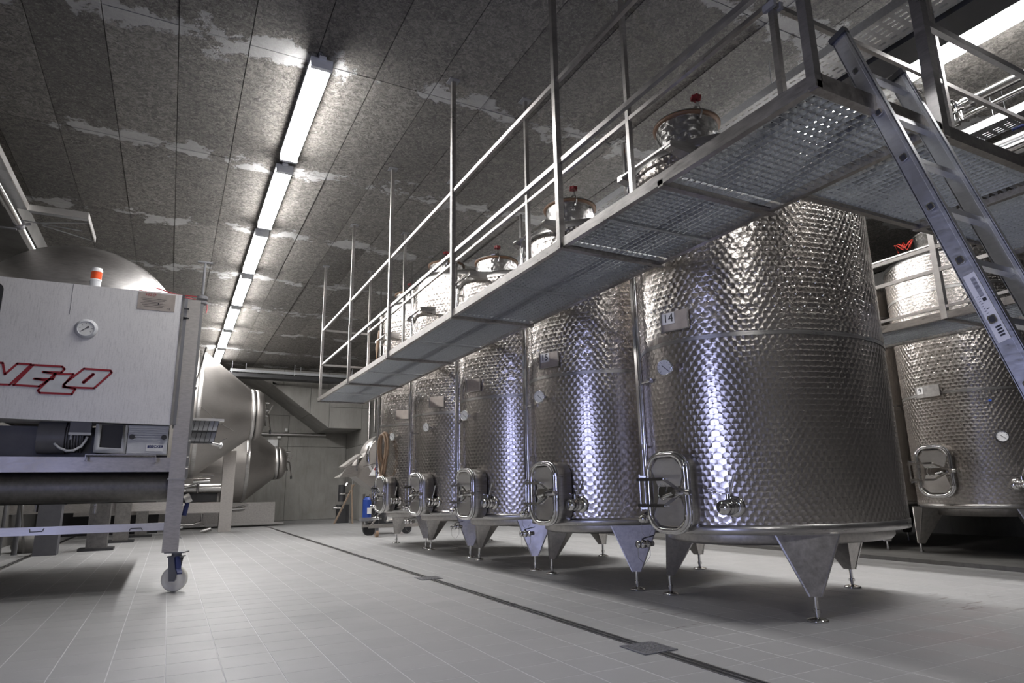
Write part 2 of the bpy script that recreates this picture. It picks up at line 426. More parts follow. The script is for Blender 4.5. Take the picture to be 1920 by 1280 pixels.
# ------------------------------------------------------------------ ceiling
ceil = MB().bb(-3.6, 13.6, -4.6, 26.8, H+.03, H+.25).obj('ceiling', 'concdark', kind='structure')
pm = MB()
a, b2 = .63/2-.004, 1.25-.005
pm.box((0, 0, .015), (a*2, b2*2, .03))
pmesh = pm.mesh('ceiling_panel', M['ceil'])
for i in range(-5, 21):
    for j in range(-3, 10):
        x = -.305+.63*(i+.5); y = 1.12+2.5*(j+.5)
        if x < -3.3 or x > 12.9 or y > 25.2: continue
        pr = proj((x, y, H))
        if pr is None or not (-500 < pr[0] < 2400): 
            if not (-3 < x < 12.7 and -3 < y < 24): continue
        o = link('ceiling_panel', pmesh, ceil, loc=(x, y, H+R0.uniform(-.004, .004)))

# ------------------------------------------------------------------ walls
wl = MB(); wl.bb(-3.4, -3.0, -4.2, .2, 0, H); wl.bb(-3.4, -3.0, 1.7, 26.6, 0, H); wl.bb(-3.4, -3.0, .2, 1.7, 2.4, H)
wl.obj('wall_left', 'concdark', kind='structure')
df = MB(); df.bb(-3.42, -2.98, .14, .2, 0, 2.46); df.bb(-3.42, -2.98, 1.7, 1.76, 0, 2.46); df.bb(-3.42, -2.98, .14, 1.76, 2.4, 2.46)
df.obj('door_1', 'shade', kind='structure')
MB().bb(13.0, 13.4, -4.2, 26.6, 0, H).obj('wall_right', 'concdark', kind='structure')
MB().bb(-3.4, 13.4, -4.4, -4.0, 0, H).obj('wall_near', 'concdark', kind='structure')
# back wall: recessed lower part, block above a sloping stair soffit
bw = MB().bb(-3.4, 13.4, 26.4, 26.7, 0, H).obj('wall_back', 'conc', kind='structure')
def xz_prism(poly, y0, y1):
    m = Matrix(((1, 0, 0, 0), (0, 0, 1, 0), (0, 1, 0, 0), (0, 0, 0, 1)))
    return MB().prism(poly, y0, y1, m)
# stair slab and upper block
for poly in ([(2.95, 4.78), (4.95, 3.30), (4.95, 4.13), (2.95, 4.78)],):
    pass
def wp(poly, y0=WY, y1=26.4, name='concrete_panel', mat='conc'):
    return xz_prism(poly, y0, y1).obj(name, mat, bw)
g = .012
wp([(2.9+g, 4.80), (4.26, 3.80), (4.26, 4.72), (2.9+g, 4.72+.08)])
wp([(4.26+g, 3.80), (4.95, 3.30), (4.95, 4.72), (4.26+g, 4.72)])
wp([(4.95+g, 4.06+g), (6.15, 4.06+g), (6.15, 4.72), (4.95+g, 4.72)])
wp([(4.95+g, 3.30), (6.15, 3.30), (6.15, 4.06), (4.95+g, 4.06)])
for x0, x1 in ((6.15, 8.6), (8.6, 11), (11, 13.1)):
    for z0, z1 in ((0, 1.35), (1.35, 2.7), (2.7, 4.06), (4.06, 4.72)):
        wp([(x0+g, z0+g), (x1, z0+g), (x1, z1), (x0+g, z1)])
for x0, x1 in ((2.2, 3.3), (3.3, 4.9), (4.9, 6.15), (6.15, 8.6), (8.6, 11), (11, 13.1)):
    wp([(x0+g, 4.74 if x0 > 3 else 5.22), (x1, 4.74), (x1, H), (x0+g, H)], y0=WY+.06)
xz_prism([(2.0, 5.34), (2.0, 5.2), (2.93, 4.78), (2.93, 5.34)], WY+.02, 26.4).obj('stair_soffit', 'conc', bw)
for x0, x1 in ((-3.0, -.6), (-.6, 1.6), (1.6, 3.9), (3.9, 6.15)):
    for z0, z1 in ((0, 2.75), (2.75, 3.95), (3.95, H)):
        if x0 > 3 and z0 > 3: continue
        wp([(x0+g, z0+g), (x1, z0+g), (x1, z1), (x0+g, z1)], y0=26.3, y1=26.4)
# low dark beam on the left and a concrete pier under the tray
MB().bb(-3.0, -2.3, -4, 24, H-.30, H).obj('trim_1', 'concdark', kind='structure')
t = MB().bb(-2.99, -1.95, 12.8, 13.4, 3.2, 4.78).obj('concrete_bracket', 'wallp', label='pale concrete block on the left wall behind the steel dome', cat='concrete block')
MB().bb(-1.95, -1.90, 12.75, 13.4, 3.2, 4.78).obj('edge_strip', 'white', t)
# plinth under the second row
MB().bb(8.5, 13.0, -2.5, 24, 0, .05).obj('trim_2', 'concdark', kind='structure')

# ------------------------------------------------------------------ ceiling lights
def make_lamp(L=2.10):
    h = MB(); h.box((0, 0, -.058), (.222, L+.01, .052)); 
    d = MB(); hw, bw_ = .108, .082; y = L/2-.03
    prof = [(-hw, 0), (-hw+.006, -.030), (-bw_, -.075), (bw_, -.075), (hw-.006, -.030), (hw, 0)]
    ring = lambda yy, s=1: [(px*s, yy, -.085+pz*s) for px, pz in prof]
    n = len(prof); vs = ring(-y, .86)+ring(-y+.035)+ring(y-.035)+ring(y, .86); fs = []
    for q in range(3): fs += [(q*n+i, q*n+i+1, (q+1)*n+i+1, (q+1)*n+i) for i in range(n-1)]
    d.add(vs, fs); d.add(ring(-y, .86), [list(range(n))]); d.add(ring(y, .86), [list(range(n))[::-1]])
    c = MB()
    c.box((0, 0, -.105), (.212, .05, .10)); c.box((0, 0, -.055), (.07, .12, .03))
    k = MB()
    k.box((0, 0, -.015), (.06, .08, .03))
    return [('housing', h.mesh('housing', M['lgrey'])), ('diffuser', d.mesh('diffuser', M['lamp'])), ('end_cap', c.mesh('end_cap', M['lgrey'])), ('mount', k.mesh('mount', M['tray']))]
LM = make_lamp()
def lamp(x, y, label, group):
    t = thing('ceiling_light', label, 'ceiling light', (x, y, H), group)
    for nm, me in LM:
        if nm == 'end_cap':
            for s in (-1, 1): link(nm, me, t, loc=(0, s*1.05, 0))
        elif nm == 'mount':
            for s in (-1, 1): link(nm, me, t, loc=(0, s*.65, 0))
        else: link(nm, me, t)
ords = ['nearest', 'second nearest', 'third nearest', 'fourth nearest', 'fifth nearest', 'second farthest', 'farthest']
for k in range(7):
    lamp(1.0, 7.03+2.445*k, f'lit tube light over the open aisle, {ords[k]} of the seven in its row', 'tube lights over the left aisle')
lamp(1.0, -2.2, 'unseen tube light added behind the camera as neutral fill', None)  # unseen lamp, added as neutral fill for the foreground
for k in range(6):
    lab = ['bright tube light crossing the top right corner above the walkway', 'tube light just beyond the corner light, half behind the dark cable tray', 'third tube light from the camera in the row hidden behind the cable tray', 'fourth tube light in the row behind the cable tray', 'fifth tube light in the row behind the cable tray', 'farthest tube light in the row behind the cable tray'][k]
    lamp(6.62, 2.45+2.52*k, lab, 'tube lights behind the cable tray')
MB().bb(.97, 1.03, 8.0, 23.6, H-.02, H-.004).obj('conduit', 'lgrey', label='flat grey conduit strip joining the ceiling lights', cat='conduit')

# ------------------------------------------------------------------ tanks
A, B = 1.25, .95
NS = 72
def ellx(dy): return -A*math.sqrt(max(0, 1-(dy/B)**2))
def shell(z0, z1, mat, name, par, da=0.0, a=A, b=B):
    return MB().lathe([(1, z0), (1, z1)], Matrix.Identity(4), NS, a+da, b+da, uv=True).obj(name, mat, par)
def leg_part(par, ang_xy, zr, foot_xy):
    fx, fy = foot_xy; u = Vector((fx, fy, 0)).normalized(); tnt = Vector((-u.y, u.x, 0))
    top = u*(Vector((fx, fy, 0)).length)-u*.03; bot = Vector((fx, fy, 0))
    def P(c, s, d, z): q = c+tnt*s+u*d; return (q.x, q.y, z)
    w, dp = .235, .30; z0 = .175
    o = [P(top, -w, 0, zr), P(top, w, 0, zr), P(bot, .042, .02, z0), P(bot, -.042, .02, z0)]
    i = [P(top, -w*.85, -dp, zr), P(top, w*.85, -dp, zr), P(bot, .042, -.05, z0), P(bot, -.042, -.05, z0)]
    m = MB(); vs = o+i
    m.add(vs, [(0, 1, 2, 3), (5, 4, 7, 6), (1, 5, 6, 2), (4, 0, 3, 7), (3, 2, 6, 7), (4, 5, 1, 0)], False,
          [[(0, zr), (2*w, zr), (w+.04, z0), (w-.04, z0)]]+[[(0, zr), (dp, zr), (dp*.6, z0), (dp*.4, z0)]]*5)
    lg = m.obj('leg', 'leg', par)
    f = MB(); f.cyl((fx, fy, .012), (fx, fy, .19), .017, n=10); f.cyl((fx, fy, .06), (fx, fy, .085), .028, n=6)
    f.lathe([(0.0, 0), (.078, 0), (.078, .012), (.06, .02), (.02, .03)], Matrix.Translation((fx, fy, 0)), 20); f.obj('foot', 'polish', lg)
    e = MB()
    for s in (0, 1): e.bar(o[s], o[3-s] if s == 0 else o[2], .012, .012)
    e.bar(o[0], o[1], .014, .014); e.obj('welded_edge', 'plain', lg)
def manhole(par, dy, zc, depth=.17, w=.40, h=.62):
    x = ellx(dy*.6)
    m = face_m((x-depth, dy, zc), (-1, -.16, 0))
    back = -depth-.06
    nk = MB().ring(rrect(w, h, .14), rrect(w-.05, h-.05, .12), back, -.03, m).obj('manhole_neck', 'plain', par)
    MB().ring(rrect(w+.035, h+.035, .155), rrect(w-.03, h-.03, .125), -.035, -.012, m).obj('flange', 'polish', nk)
    o = MB(); O = rrect(w+.01, h+.01, .145); I = rrect(w-.055, h-.055, .12); n = len(O)
    o.ring(O, I, -.012, .012, m); lid = o.obj('manhole_door', 'polish', par)
    # dished cover with two pressed pockets
    d = MB(); steps = [(I, .0), (rrect(w-.075, h-.075, .11), -.022), (rrect(w-.16, h-.16, .07), -.03)]
    for (P, z), (Q, z2) in zip(steps, steps[1:]):
        d.add([m @ Vector((px, py, z)) for px, py in P]+[m @ Vector((px, py, z2)) for px, py in Q], [(i, (i+1) % n, n+(i+1) % n, n+i) for i in range(n)], True)
    d.add([m @ Vector((px, py, -.03)) for px, py in steps[-1][0]], [list(range(n))])
    d.obj('cover', 'mirror', lid)
    q = MB()
    for s in (-1, 1):
        y0 = .085*s
        tri = [(-w*.28, .045*s+.0), (w*.28, .045*s), (w*.40, .19*s), (w*.22, .262*s), (-w*.22, .262*s), (-w*.40, .19*s)]
        if s < 0: tri = tri[::-1]
        dep = lambda yy_: -.034+.030*abs(yy_)/.262
        q.add([m @ Vector((px, py, dep(py))) for px, py in tri]+[m @ Vector((px, py, -.036)) for px, py in tri], [list(range(6))]+[(i, (i+1) % 6, 6+(i+1) % 6, 6+i) for i in range(6)])
    q.obj('pressed_pocket', 'strip', lid)  # pressed pockets in paler steel, tilted to give bright reflected patches
    c = MB()
    for s in (-1, 1):
        pts = [(-w*.5-.10, .105*s, .02), (.0, .105*s, .03), (w*.42, .02*s, .055), (w*.55, .012*s, .05)]
        P = [m @ Vector(p) for p in pts]
        for a_, b_ in zip(P, P[1:]): c.bar(a_, b_, .026, .008, (-1, 0, 0))
    c.cyl(m @ Vector((-w*.5-.085, -.15, .0)), m @ Vector((-w*.5-.085, .15, .0)), .009, n=8)
    for s in (-1, 1): c.cyl(m @ Vector((0, .105*s, -.02)), m @ Vector((0, .105*s, .05)), .008, n=8)
    for s in (-1, 1): c.bar(m @ Vector((-w*.5-.085, .13*s, 0)), m @ Vector((-w*.5+.01, .13*s, -.05)), .02, .014)
    c.obj('clamp_arm', 'polish', lid)
    k = MB(); k.cyl(m @ Vector((w*.40, 0, .05)), m @ Vector((w*.40, 0, .11)), .022, n=10); k.cyl(m @ Vector((w*.40, 0, .085)), m @ Vector((w*.12, -.035, .10)), .012, n=8)
    k.cyl(m @ Vector((w*.52, 0, .03)), m @ Vector((w*.52+.05, 0, .03)), .026, n=10)
    k.tube([m @ Vector((-.02+.055*math.cos(a), .062*math.sin(a), .02)) for a in [PI*.28+PI*1.44*i/12 for i in range(13)]], .005, 6)
    k.obj('clamp_knob', 'polish', lid)
    return nk
def gauge(par, p, nrm, stem=.12, r=.072, rim='polish'):
    nrm = Vector(nrm).normalized(); p = Vector(p); q = p+nrm*stem
    m = frame(q, nrm)
    g_ = MB(); g_.lathe([(0, -.02), (r*.9, -.02), (r, -.01), (r, .012), (r*.88, .014), (r*.88, .008)], m, 24); g_.cyl(p-nrm*.02, q-nrm*.018, .013, n=10)
    g_.cyl(p-nrm*.01, p+nrm*.03, .024, n=12); G_ = g_.obj('thermometer', rim, par)
    MB().lathe([(0, .0081), (r*.88, .0081)], m, 24).obj('dial', 'dial', G_)
    t_ = MB()
    for k in range(9):
        a_ = PI*1.25-k*PI*1.5/8; t_.bar(m @ Vector((r*.62*math.cos(a_), r*.62*math.sin(a_), .0095)), m @ Vector((r*.78*math.cos(a_), r*.78*math.sin(a_), .0095)), .003, .001, nrm)
    t_.bar(m @ Vector((-r*.3, r*.25, .0105)), m @ Vector((r*.5, -r*.45, .0105)), .005, .001, nrm); t_.obj('pointer', 'ink', G_)
    return G_
def valve(par, p, nrm, lever=(.14, .05)):
    nrm = Vector(nrm).normalized(); p = Vector(p); side = Vector((0, 0, 1)).cross(nrm).normalized(); up = Vector((0, 0, 1))
    m = frame(p, nrm)
    v = MB(); v.lathe([(.052, -.03), (.052, .03), (.045, .034), (.045, .05), (.062, .052), (.062, .066), (.046, .07), (.046, .10), (.060, .102), (.060, .116), (.05, .12), (.05, .15), (.056, .152), (.056, .178), (0, .180)], m, 20)
    v.lathe([(.085, -.03), (.085, .008), (.05, .012)], m, 20)
    V_ = v.obj('butterfly_valve', 'polish', par)
    h = MB(); c = p+nrm*.085+up*.05; h.cyl(c-up*.02, c+up*.05, .014, n=10)
    e = c+up*.05; h.bar(e-side*.02, e+side*lever[0]*-1+up*lever[1]+nrm*.02, .024, .006, up); h.cyl(e+side*.02, e+side*.07+up*.15, .011, n=8)
    h.obj('lever', 'polish', V_); return V_
def small_tap(par, p, nrm, name='drain_tap'):
    nrm = Vector(nrm).normalized(); p = Vector(p); up = Vector((0, 0, 1)); side = up.cross(nrm).normalized()
    v = MB(); m = frame(p, nrm)
    v.lathe([(.022, -.05), (.022, .0), (.034, .002), (.034, .016), (.024, .02), (.024, .04), (.036, .042), (.036, .075), (.024, .078), (.024, .10), (.033, .102), (.033, .118), (.0, .12)], m, 14)
    V_ = v.obj(name, 'polish', par)
    h = MB(); c = p+nrm*.058; h.cyl(c, c+up*.05, .009, n=8); h.bar(c+up*.05-nrm*.01, c+up*.07-nrm*.12, .018, .007, up); h.obj('tap_handle', 'black', V_)
    ch = MB(); ch.tube([p+nrm*.1+Vector((0, .02, -.01)), p+nrm*.09+Vector((0, .03, -.12)), p+nrm*.05+Vector((0, 0, -.17)), p+nrm*.01+Vector((0, -.03, -.1)), p+Vector((0, -.02, 0))], .0025, 5); ch.obj('safety_chain', 'plain', V_)

def tank(cx, cy, num, label, ztop, neckz, neckdx=-.72, man_dy=-.14, gauge_dy=-.09, plate=None, tube_dy=.34, valve_dy=-.5, zs=2.2, row=1, band_lo=True, hose=False, detail=True):
    t = thing('wine_tank', label, 'tank', (cx, cy, 0), 'round steel tanks of the front row' if row == 1 else 'steel tanks of the rear row')
    ZR = .62
    sh = MB()
    shell(ZR+.075, zs, 'swirl', 'lower_shell', t)
    shell(zs, zs+.035, 'plain', 'weld_band', t, .004)
    shell(zs+.035, zs+.15, 'swirl', 'lap_sheet', t, .003)
    shell(zs+.15, ztop-.07, 'dimple', 'cooling_jacket', t, .001)
    MB().lathe([(1, ztop-.07), (1, ztop), (.985, ztop+.012), (.97, ztop+.012)], Matrix.Identity(4), NS, A+.006, B+.006).obj('top_rim', 'plain', t)
    MB().lathe([(.98, ztop+.0), (.62, ztop+.10), (.3, ztop+.15), (0, ztop+.16)], Matrix.Identity(4), NS, A, B).obj('roof', 'plain', t)
    MB().lathe([(.0, ZR-.02), (.97, ZR), (1, ZR+.004), (1, ZR+.075), (.99, ZR+.078)], Matrix.Identity(4), NS, A+.006, B+.006).obj('base_rim', 'plain', t)
    MB().lathe([(0, ZR-.10), (.86, ZR-.085), (.88, ZR-.06), (.88, ZR)], Matrix.Identity(4), NS, A, B).obj('base_ring', 'leg', t)
    dw = MB(); rows = int((ztop-.45-zs-.2)/.105)
    angs = []; acc = 0; k_ = 0; N_ = 2000
    for i in range(N_):
        a0, a1 = 2*PI*i/N_, 2*PI*(i+1)/N_; acc += math.hypot(A*(math.cos(a0)-math.cos(a1)), B*(math.sin(a0)-math.sin(a1)))
        if acc >= k_*.066: angs.append(a1); k_ += 1
    for r_i in range(rows):
        zz = zs+.24+r_i*.105
        for a_i in range(r_i % 2, len(angs), 2):
            aa = angs[a_i]
            if math.cos(aa) > .35: continue
            px_, py_ = A*math.cos(aa), B*math.sin(aa); nn = Vector((math.cos(aa)/A, math.sin(aa)/B, 0)).normalized(); mm_ = frame((px_, py_, zz), nn)
            dw.lathe([(.011, -.002), (.008, .004), (.003, .006), (0, .006)], mm_, 7)
    dw.obj('weld_dimples', 'polish', t, kind='stuff')
    # raised plain hoop on the upper shell
    for hz in (ztop-.36,):
        MB().lathe([(1, hz), (1.0, hz+.03)], Matrix.Identity(4), NS, A+.008, B+.008).obj('hoop', 'plain', t)
    for fx, fy in ((-.62, -.80), (-.68, .76), (1.05, .10)):
        leg_part(t, 0, ZR, (fx, fy))
    # neck with gasket and lid
    mk = Matrix.Translation((neckdx, 0, 0)); rn = .30
    nk = MB().lathe([(rn, ztop-.02), (rn, neckz-.03)], mk, 36, uv=True).obj('neck', 'swirlbig', t)
    MB().lathe([(rn+.006, ztop+.10), (rn+.006, ztop+.13)], mk, 36).obj('neck_band', 'plain', nk)
    MB().lathe([(rn, neckz-.03), (rn+.028, neckz-.024), (rn+.03, neckz-.004), (rn, neckz+.002)], mk, 36).obj('gasket', 'gasket', nk)
    ld = MB().lathe([(rn+.026, neckz+.001), (rn+.026, neckz+.010), (rn-.02, neckz+.014), (.2, neckz+.035), (0, neckz+.05)], mk, 36).obj('lid', 'plain', t)
    v = MB(); v.lathe([(.05, .0), (.05, .13), (.046, .14), (0, .142)], Matrix.Translation((neckdx+.02, .12, neckz+.035)), 18); v.obj('air_valve', 'clear', ld)
    MB().lathe([(.056, -.02), (.056, .012), (.05, .014)], Matrix.Translation((neckdx+.02, .12, neckz+.035)), 18).obj('valve_seat', 'polish', ld)
    kx, ky = neckdx-.12, -rn+.02
    k = MB(); k.tube([(kx, ky-.03, neckz-.10), (kx, ky-.06, neckz-.04), (kx, ky-.03, neckz+.03), (kx, ky, neckz+.12)], .010, 8); k.bar((kx, ky+.0, neckz+.05), (kx+.02, ky+.16, neckz+.02), .03, .008); k.obj('lid_clamp', 'polish', ld)
    k = MB(); k.cyl((kx, ky, neckz+.115), (kx, ky, neckz+.15), .045, .042, n=10)
    for a_ in range(6): k.cyl((kx+.04*math.cos(a_*PI/3), ky+.04*math.sin(a_*PI/3), neckz+.112), (kx+.04*math.cos(a_*PI/3), ky+.04*math.sin(a_*PI/3), neckz+.148), .013, n=6)
    k.obj('clamp_knob', 'red', ld)
    # rail and brackets on the shoulder
    if detail:
        r_ = MB(); r_.bar((-1.33, -.42, 3.96), (-1.33, .30, 3.96), .035, .02); rr = r_.obj('ladder_rail', 'plain', t)
        for yy in (-.42, .28):
            MB().add([(-1.34, yy-.0, 3.985), (-1.34, yy, 3.93), (-1.06, yy-.05, 3.86), (-1.06, yy-.05, 4.0), (-1.34, yy+.08, 3.985), (-1.06, yy+.08, 4.0), (-1.34, yy+.08, 3.93), (-1.06, yy+.08, 3.86)],
                     [(0, 1, 2, 3), (4, 5, 7, 6), (0, 3, 5, 4), (1, 6, 7, 2), (0, 4, 6, 1), (3, 2, 7, 5)]).obj('bracket', 'plain', rr)
    manhole(t, man_dy, .955)
    gx = ellx(gauge_dy)
    gauge(t, (gx, gauge_dy, 1.99), (-1, -.45, 0), .10)
    n = Vector((ellx(valve_dy)/A**2, valve_dy/B**2, 0)).normalized()
    valve(t, (ellx(valve_dy), valve_dy, .835), (n+Vector((-1.1, 0, 0))).normalized(), (.20, .05))
    small_tap(t, (-1.12, .50, .50), (-1, .1, 0))
    # level tube up the front with a sample tap
    lx = ellx(tube_dy)-.055
    lt = MB(); lt.cyl((lx, tube_dy, .80), (lx, tube_dy, ztop-.1), .017, n=10)
    lt.bar((lx-.012, tube_dy+.028, .85), (lx-.012, tube_dy+.028, ztop+.35), .035, .022, (1, 0, 0))
    L_ = lt.obj('level_tube', 'polish', t)
    for z in (.78, 1.35, 1.93, 3.0, ztop-.2):
        b_ = MB(); b_.cyl((lx, tube_dy, z), (ellx(tube_dy)+.02, tube_dy, z), .013, n=8); b_.cyl((lx, tube_dy, z-.025), (lx, tube_dy, z+.025), .026, n=10)
        b_.obj('tube_bracket', 'polish', L_)
    tp = MB(); tp.cyl((lx, tube_dy-.0, 1.93), (lx-.02, tube_dy-.12, 1.93), .012, n=8); tp.cyl((lx-.02, tube_dy-.12, 1.93), (lx-.025, tube_dy-.17, 1.93), .022, n=8); tp.obj('sample_tap', 'polish', L_)
    small_tap(L_, (lx, tube_dy-.0, .73), (-1, -.3, 0), 'level_tap')
    # label holder
    pd = gauge_dy-.10; px = ellx(pd)-.012; mm = face_m((px, pd, 2.40), (ellx(pd)/A**2, pd/B**2, 0))
    ph = MB(); ph.box((0, 0, 0), (.27, .17, .006), mm); P_ = ph.obj('label_holder', 'platebrown', t)
    e = MB()
    for s in (-1, 1): e.box((.135*s, 0, .006), (.010, .18, .014), mm)
    e.box((0, -.087, .006), (.27, .008, .014), mm); e.obj('holder_edge', 'plain', P_)
    if num:
        nb = MB(); nb.box((-.062, .03, .0045), (.125, .10, .002), mm); N_ = nb.obj('number_sticker', 'paper', P_)
        tx = text('number', num, .105, mm @ Matrix.Translation((-.062, .03, .0065)), 'ink', N_); tx.parent = P_
    return t
t14 = tank(5.0, 4.33, '14', 'largest nearest steel tank, plate numbered 14, under the walkway corner', 4.04, 4.50, man_dy=-.14)
t13 = tank(4.86, 6.29, '15', 'steel tank plated 15 standing just behind tank 14', 3.98, 4.40, man_dy=-.30, gauge_dy=-.13, tube_dy=.24)
tank(4.80, 8.26, None, 'third steel tank from the right in the front row', 3.98, 4.33, man_dy=-.32, gauge_dy=-.15, tube_dy=.12)
tank(4.78, 10.24, None, 'taller steel tank, fourth in the front row, neck close to the ceiling', 4.60, 4.92, man_dy=-.37, gauge_dy=-.40, tube_dy=.12)
t10 = tank(4.78, 12.2, None, 'last tank of the front row, tan hose hanging on it', 4.60, 4.92, man_dy=-.38, gauge_dy=-.45, tube_dy=.10)
# tan hose hung on the last tank
h = MB()
hp = []
for i in range(28):
    a = 2*PI*i/28; hp.append((3.50-.03*math.sin(a*2), 11.93+.20*math.cos(a)*(1-.25*math.sin(a)), 1.66+.42*math.sin(a)))
h.tube(hp, .026, 8, True); h.tube([(x-.035, y+.03, z*1.0-.03) for x, y, z in hp], .022, 8, True)
h.obj('coiled_hose', 'hose', label='tan hose coiled on a hook at the front of the last tank', cat='hose')
h = MB(); h.tube([(3.47, 12.35, 4.15), (3.44, 12.42, 3.8), (3.44, 12.38, 3.4), (3.47, 12.30, 3.1)], .03, 8)
h.obj('hanging_hose', 'hose', label='brown hose end hanging at the top of the last tank', cat='hose')

# ------------------------------------------------------------------ rear row tanks
def rear_tank(cx, cy, num, label, full=True, ztop=4.05):
    t = thing('wine_tank', label, 'tank', (cx, cy, 0), 'steel tanks of the rear row'); ZR = .66
    shell(ZR+.05, 2.12, 'swirl', 'lower_shell', t); shell(2.12, 2.15, 'plain', 'weld_band', t, .004); shell(2.15, 2.34, 'swirl', 'lap_sheet', t, .002)
    shell(2.34, 3.15, 'dimple', 'cooling_jacket', t, .001); shell(3.15, ztop-.05, 'swirl', 'upper_shell', t)
    MB().lathe([(1, ztop-.05), (1, ztop), (.7, ztop+.09), (.3, ztop+.14), (0, ztop+.15)], Matrix.Identity(4), NS, A+.005, B+.005).obj('roof', 'plain', t)
    MB().lathe([(0, ZR-.02), (1, ZR), (1, ZR+.055), (.99, ZR+.058)], Matrix.Identity(4), NS, A+.006, B+.006).obj('base_rim', 'plain', t)
    MB().lathe([(0, ZR-.12), (.80, ZR-.10), (.82, ZR)], Matrix.Identity(4), NS, A, B).obj('base_ring', 'leg', t)
    for hz in (3.12, 3.5): MB().lathe([(1, hz), (1, hz+.035)], Matrix.Identity(4), NS, A+.008, B+.008).obj('hoop', 'plain', t)
    for fx, fy in ((-.80, .78), (-.80, -.74), (1.05, .1)): leg_part(t, 0, ZR, (fx, fy))
    manhole(t, .12, 1.13, .12, .40, .64)
    if full:
        gauge(t, (ellx(-.56), -.56, 1.53), (-.9, -.5, 0), .05, .07, 'dark')
        n = Vector((ellx(-.62)/A**2, -.62/B**2, 0)).normalized(); valve(t, (ellx(-.62), -.62, .95), n, (.34, .02))
        small_tap(t, (-1.15, .80, .52), (-1, -.6, 0)); 
        pd = .10; mm = face_m((ellx(pd)-.015, pd, 2.17), (ellx(pd)/A**2, pd/B**2, 0))
        P_ = MB().box((0, 0, 0), (.34, .15, .012), mm).obj('label_holder', 'leg', t)
        MB().box((-.10, .02, .008), (.085, .09, .002), mm).obj('number_sticker', 'paper', P_)
        text('number', num, .085, mm @ Matrix.Translation((-.10, .02, .0105)), 'ink', P_)
        k = MB(); n2 = Vector((-.9, -.45, 0)).normalized(); q = Vector((ellx(-.52), -.52, 1.98)); k.cyl(q, q+n2*.05, .016, n=10); k.obj('level_cap', 'blue', t)
        rl = MB(); rl.bar((-1.30, -.95, 4.10), (-1.30, .85, 4.10), .04, .02); rl.obj('ladder_rail', 'plain', t)
    mk = Matrix.Translation((-.55, .0, 0))
    MB().lathe([(.30, ztop), (.30, ztop+.42), (.33, ztop+.43), (.2, ztop+.46), (0, ztop+.47)], mk, 30, uv=True).obj('neck', 'swirlbig', t)
    return t
rear_tank(10.1, 4.9, '9', 'steel tank plated 9 in the rear row at the right edge')
rear_tank(10.1, 6.9, None, 'rear row tank whose leg shows behind tank 14', False)
rear_tank(10.1, 8.9, None, 'rear row tank mostly hidden behind the front row, far from the camera', False)
c = MB(); 
for ph in (0, 1.2): c.tube([(8.78, 5.05-.02*i+.05*math.sin(i*1.3+ph), 4.13+.13*abs(math.sin(i*.9+ph))) for i in range(12)], .008, 6)
c.obj('red_strap', 'redb', label='red cord looped over the top rail of the rear tank', cat='cord')

# ------------------------------------------------------------------ walkways
ZD = 2.69
def grating(par, x0, x1, y0, y1, bars_along='x', name='grating'):
    m = MB(); z0, z1 = ZD+.018, ZD+.050; p = .048
    if bars_along == 'x':
        n = int((y1-y0)/p)
        for i in range(1, n): m.bb(x0, x1, y0+i*p-.002, y0+i*p+.002, z0, z1)
        k = int((x1-x0)/p)
        for i in range(1, k): m.bb(x0+i*p-.0022, x0+i*p+.0022, y0, y1, z1-.024, z1)
    else:
        k = int((x1-x0)/p)
        for i in range(1, k): m.bb(x0+i*p-.0015, x0+i*p+.0015, y0, y1, z0, z1)
        n = int((y1-y0)/p)
        for i in range(1, n): m.bb(x0, x1, y0+i*p-.0022, y0+i*p+.0022, z1-.024, z1)
    m.bb(x0, x1, y0, y0+.004, z0-.002, z1); m.bb(x0, x1, y1-.004, y1, z0-.002, z1)
    return m.obj(name, 'galv', par, kind='stuff')
def tube_part(name, p0, p1, par, s=.04, mat='tube', h=None): return MB().bar(p0, p1, s, h or s).obj(name, mat, par)
wk = thing('walkway', 'long grated steel catwalk hung from the ceiling along the tank fronts', 'walkway', (2.8, 1.6, ZD))
def W(o): return o
class Off:   # local offsets for a thing placed at loc
    def __init__(s, loc): s.l = Vector(loc)
    def __call__(s, *p): return tuple(Vector(p)-s.l)
def local(par, o):
    o.location = -par.location; return o
X0, X1 = 2.37, 3.24
ys = [1.6, 2.77-.15, 3.70, 5.80, 8.05, 10.25, 12.5]
def bwk(name, fn, mat, kind=None):
    m = MB(); fn(m); o = m.obj(name, mat, wk, kind=kind); return local(wk, o)
bwk('edge_beam', lambda m: m.bb(X0-.02, X0+.02, 1.58, 12.52, ZD, ZD+.07), 'tube')
bwk('edge_beam', lambda m: m.bb(X1-.02, X1+.02, 1.58, 12.52, ZD, ZD+.07), 'beam')
for y in (1.6, 2.62, 3.70, 5.80, 8.05, 10.25, 12.5):
    bwk('cross_beam', lambda m: m.bb(X0-.02, X1+.05, y-.022, y+.022, ZD-.012, ZD+.03), 'beam')
yy = [1.62, 2.60, 3.68, 5.78, 8.03, 10.23, 12.48]
for a, b in zip(yy, yy[1:]): local(wk, grating(wk, X0+.02, X1-.02, a+.03, b-.01))
for y in (4.7, 7.0, 9.1, 11.3): bwk('stiffener', lambda m: m.cyl((X0, y, ZD+.008), (X1, y, ZD+.008), .014, n=8), 'galv')
bwk('stiffener', lambda m: m.cyl((X0, 3.16, ZD+.008), (X1, 3.16, ZD+.008), .016, n=8), 'galv')
for y in (1.6, 3.72, 5.78, 7.97, 10.12, 12.35):
    bwk('hanger_post', lambda m: m.bb(X0-.032, X0+.012, y-.022, y+.022, ZD-.005, H-.012), 'tube')
    bwk('post_plate', lambda m: m.bb(X0-.07, X0+.05, y-.06, y+.06, H-.014, H-.004), 'shade')
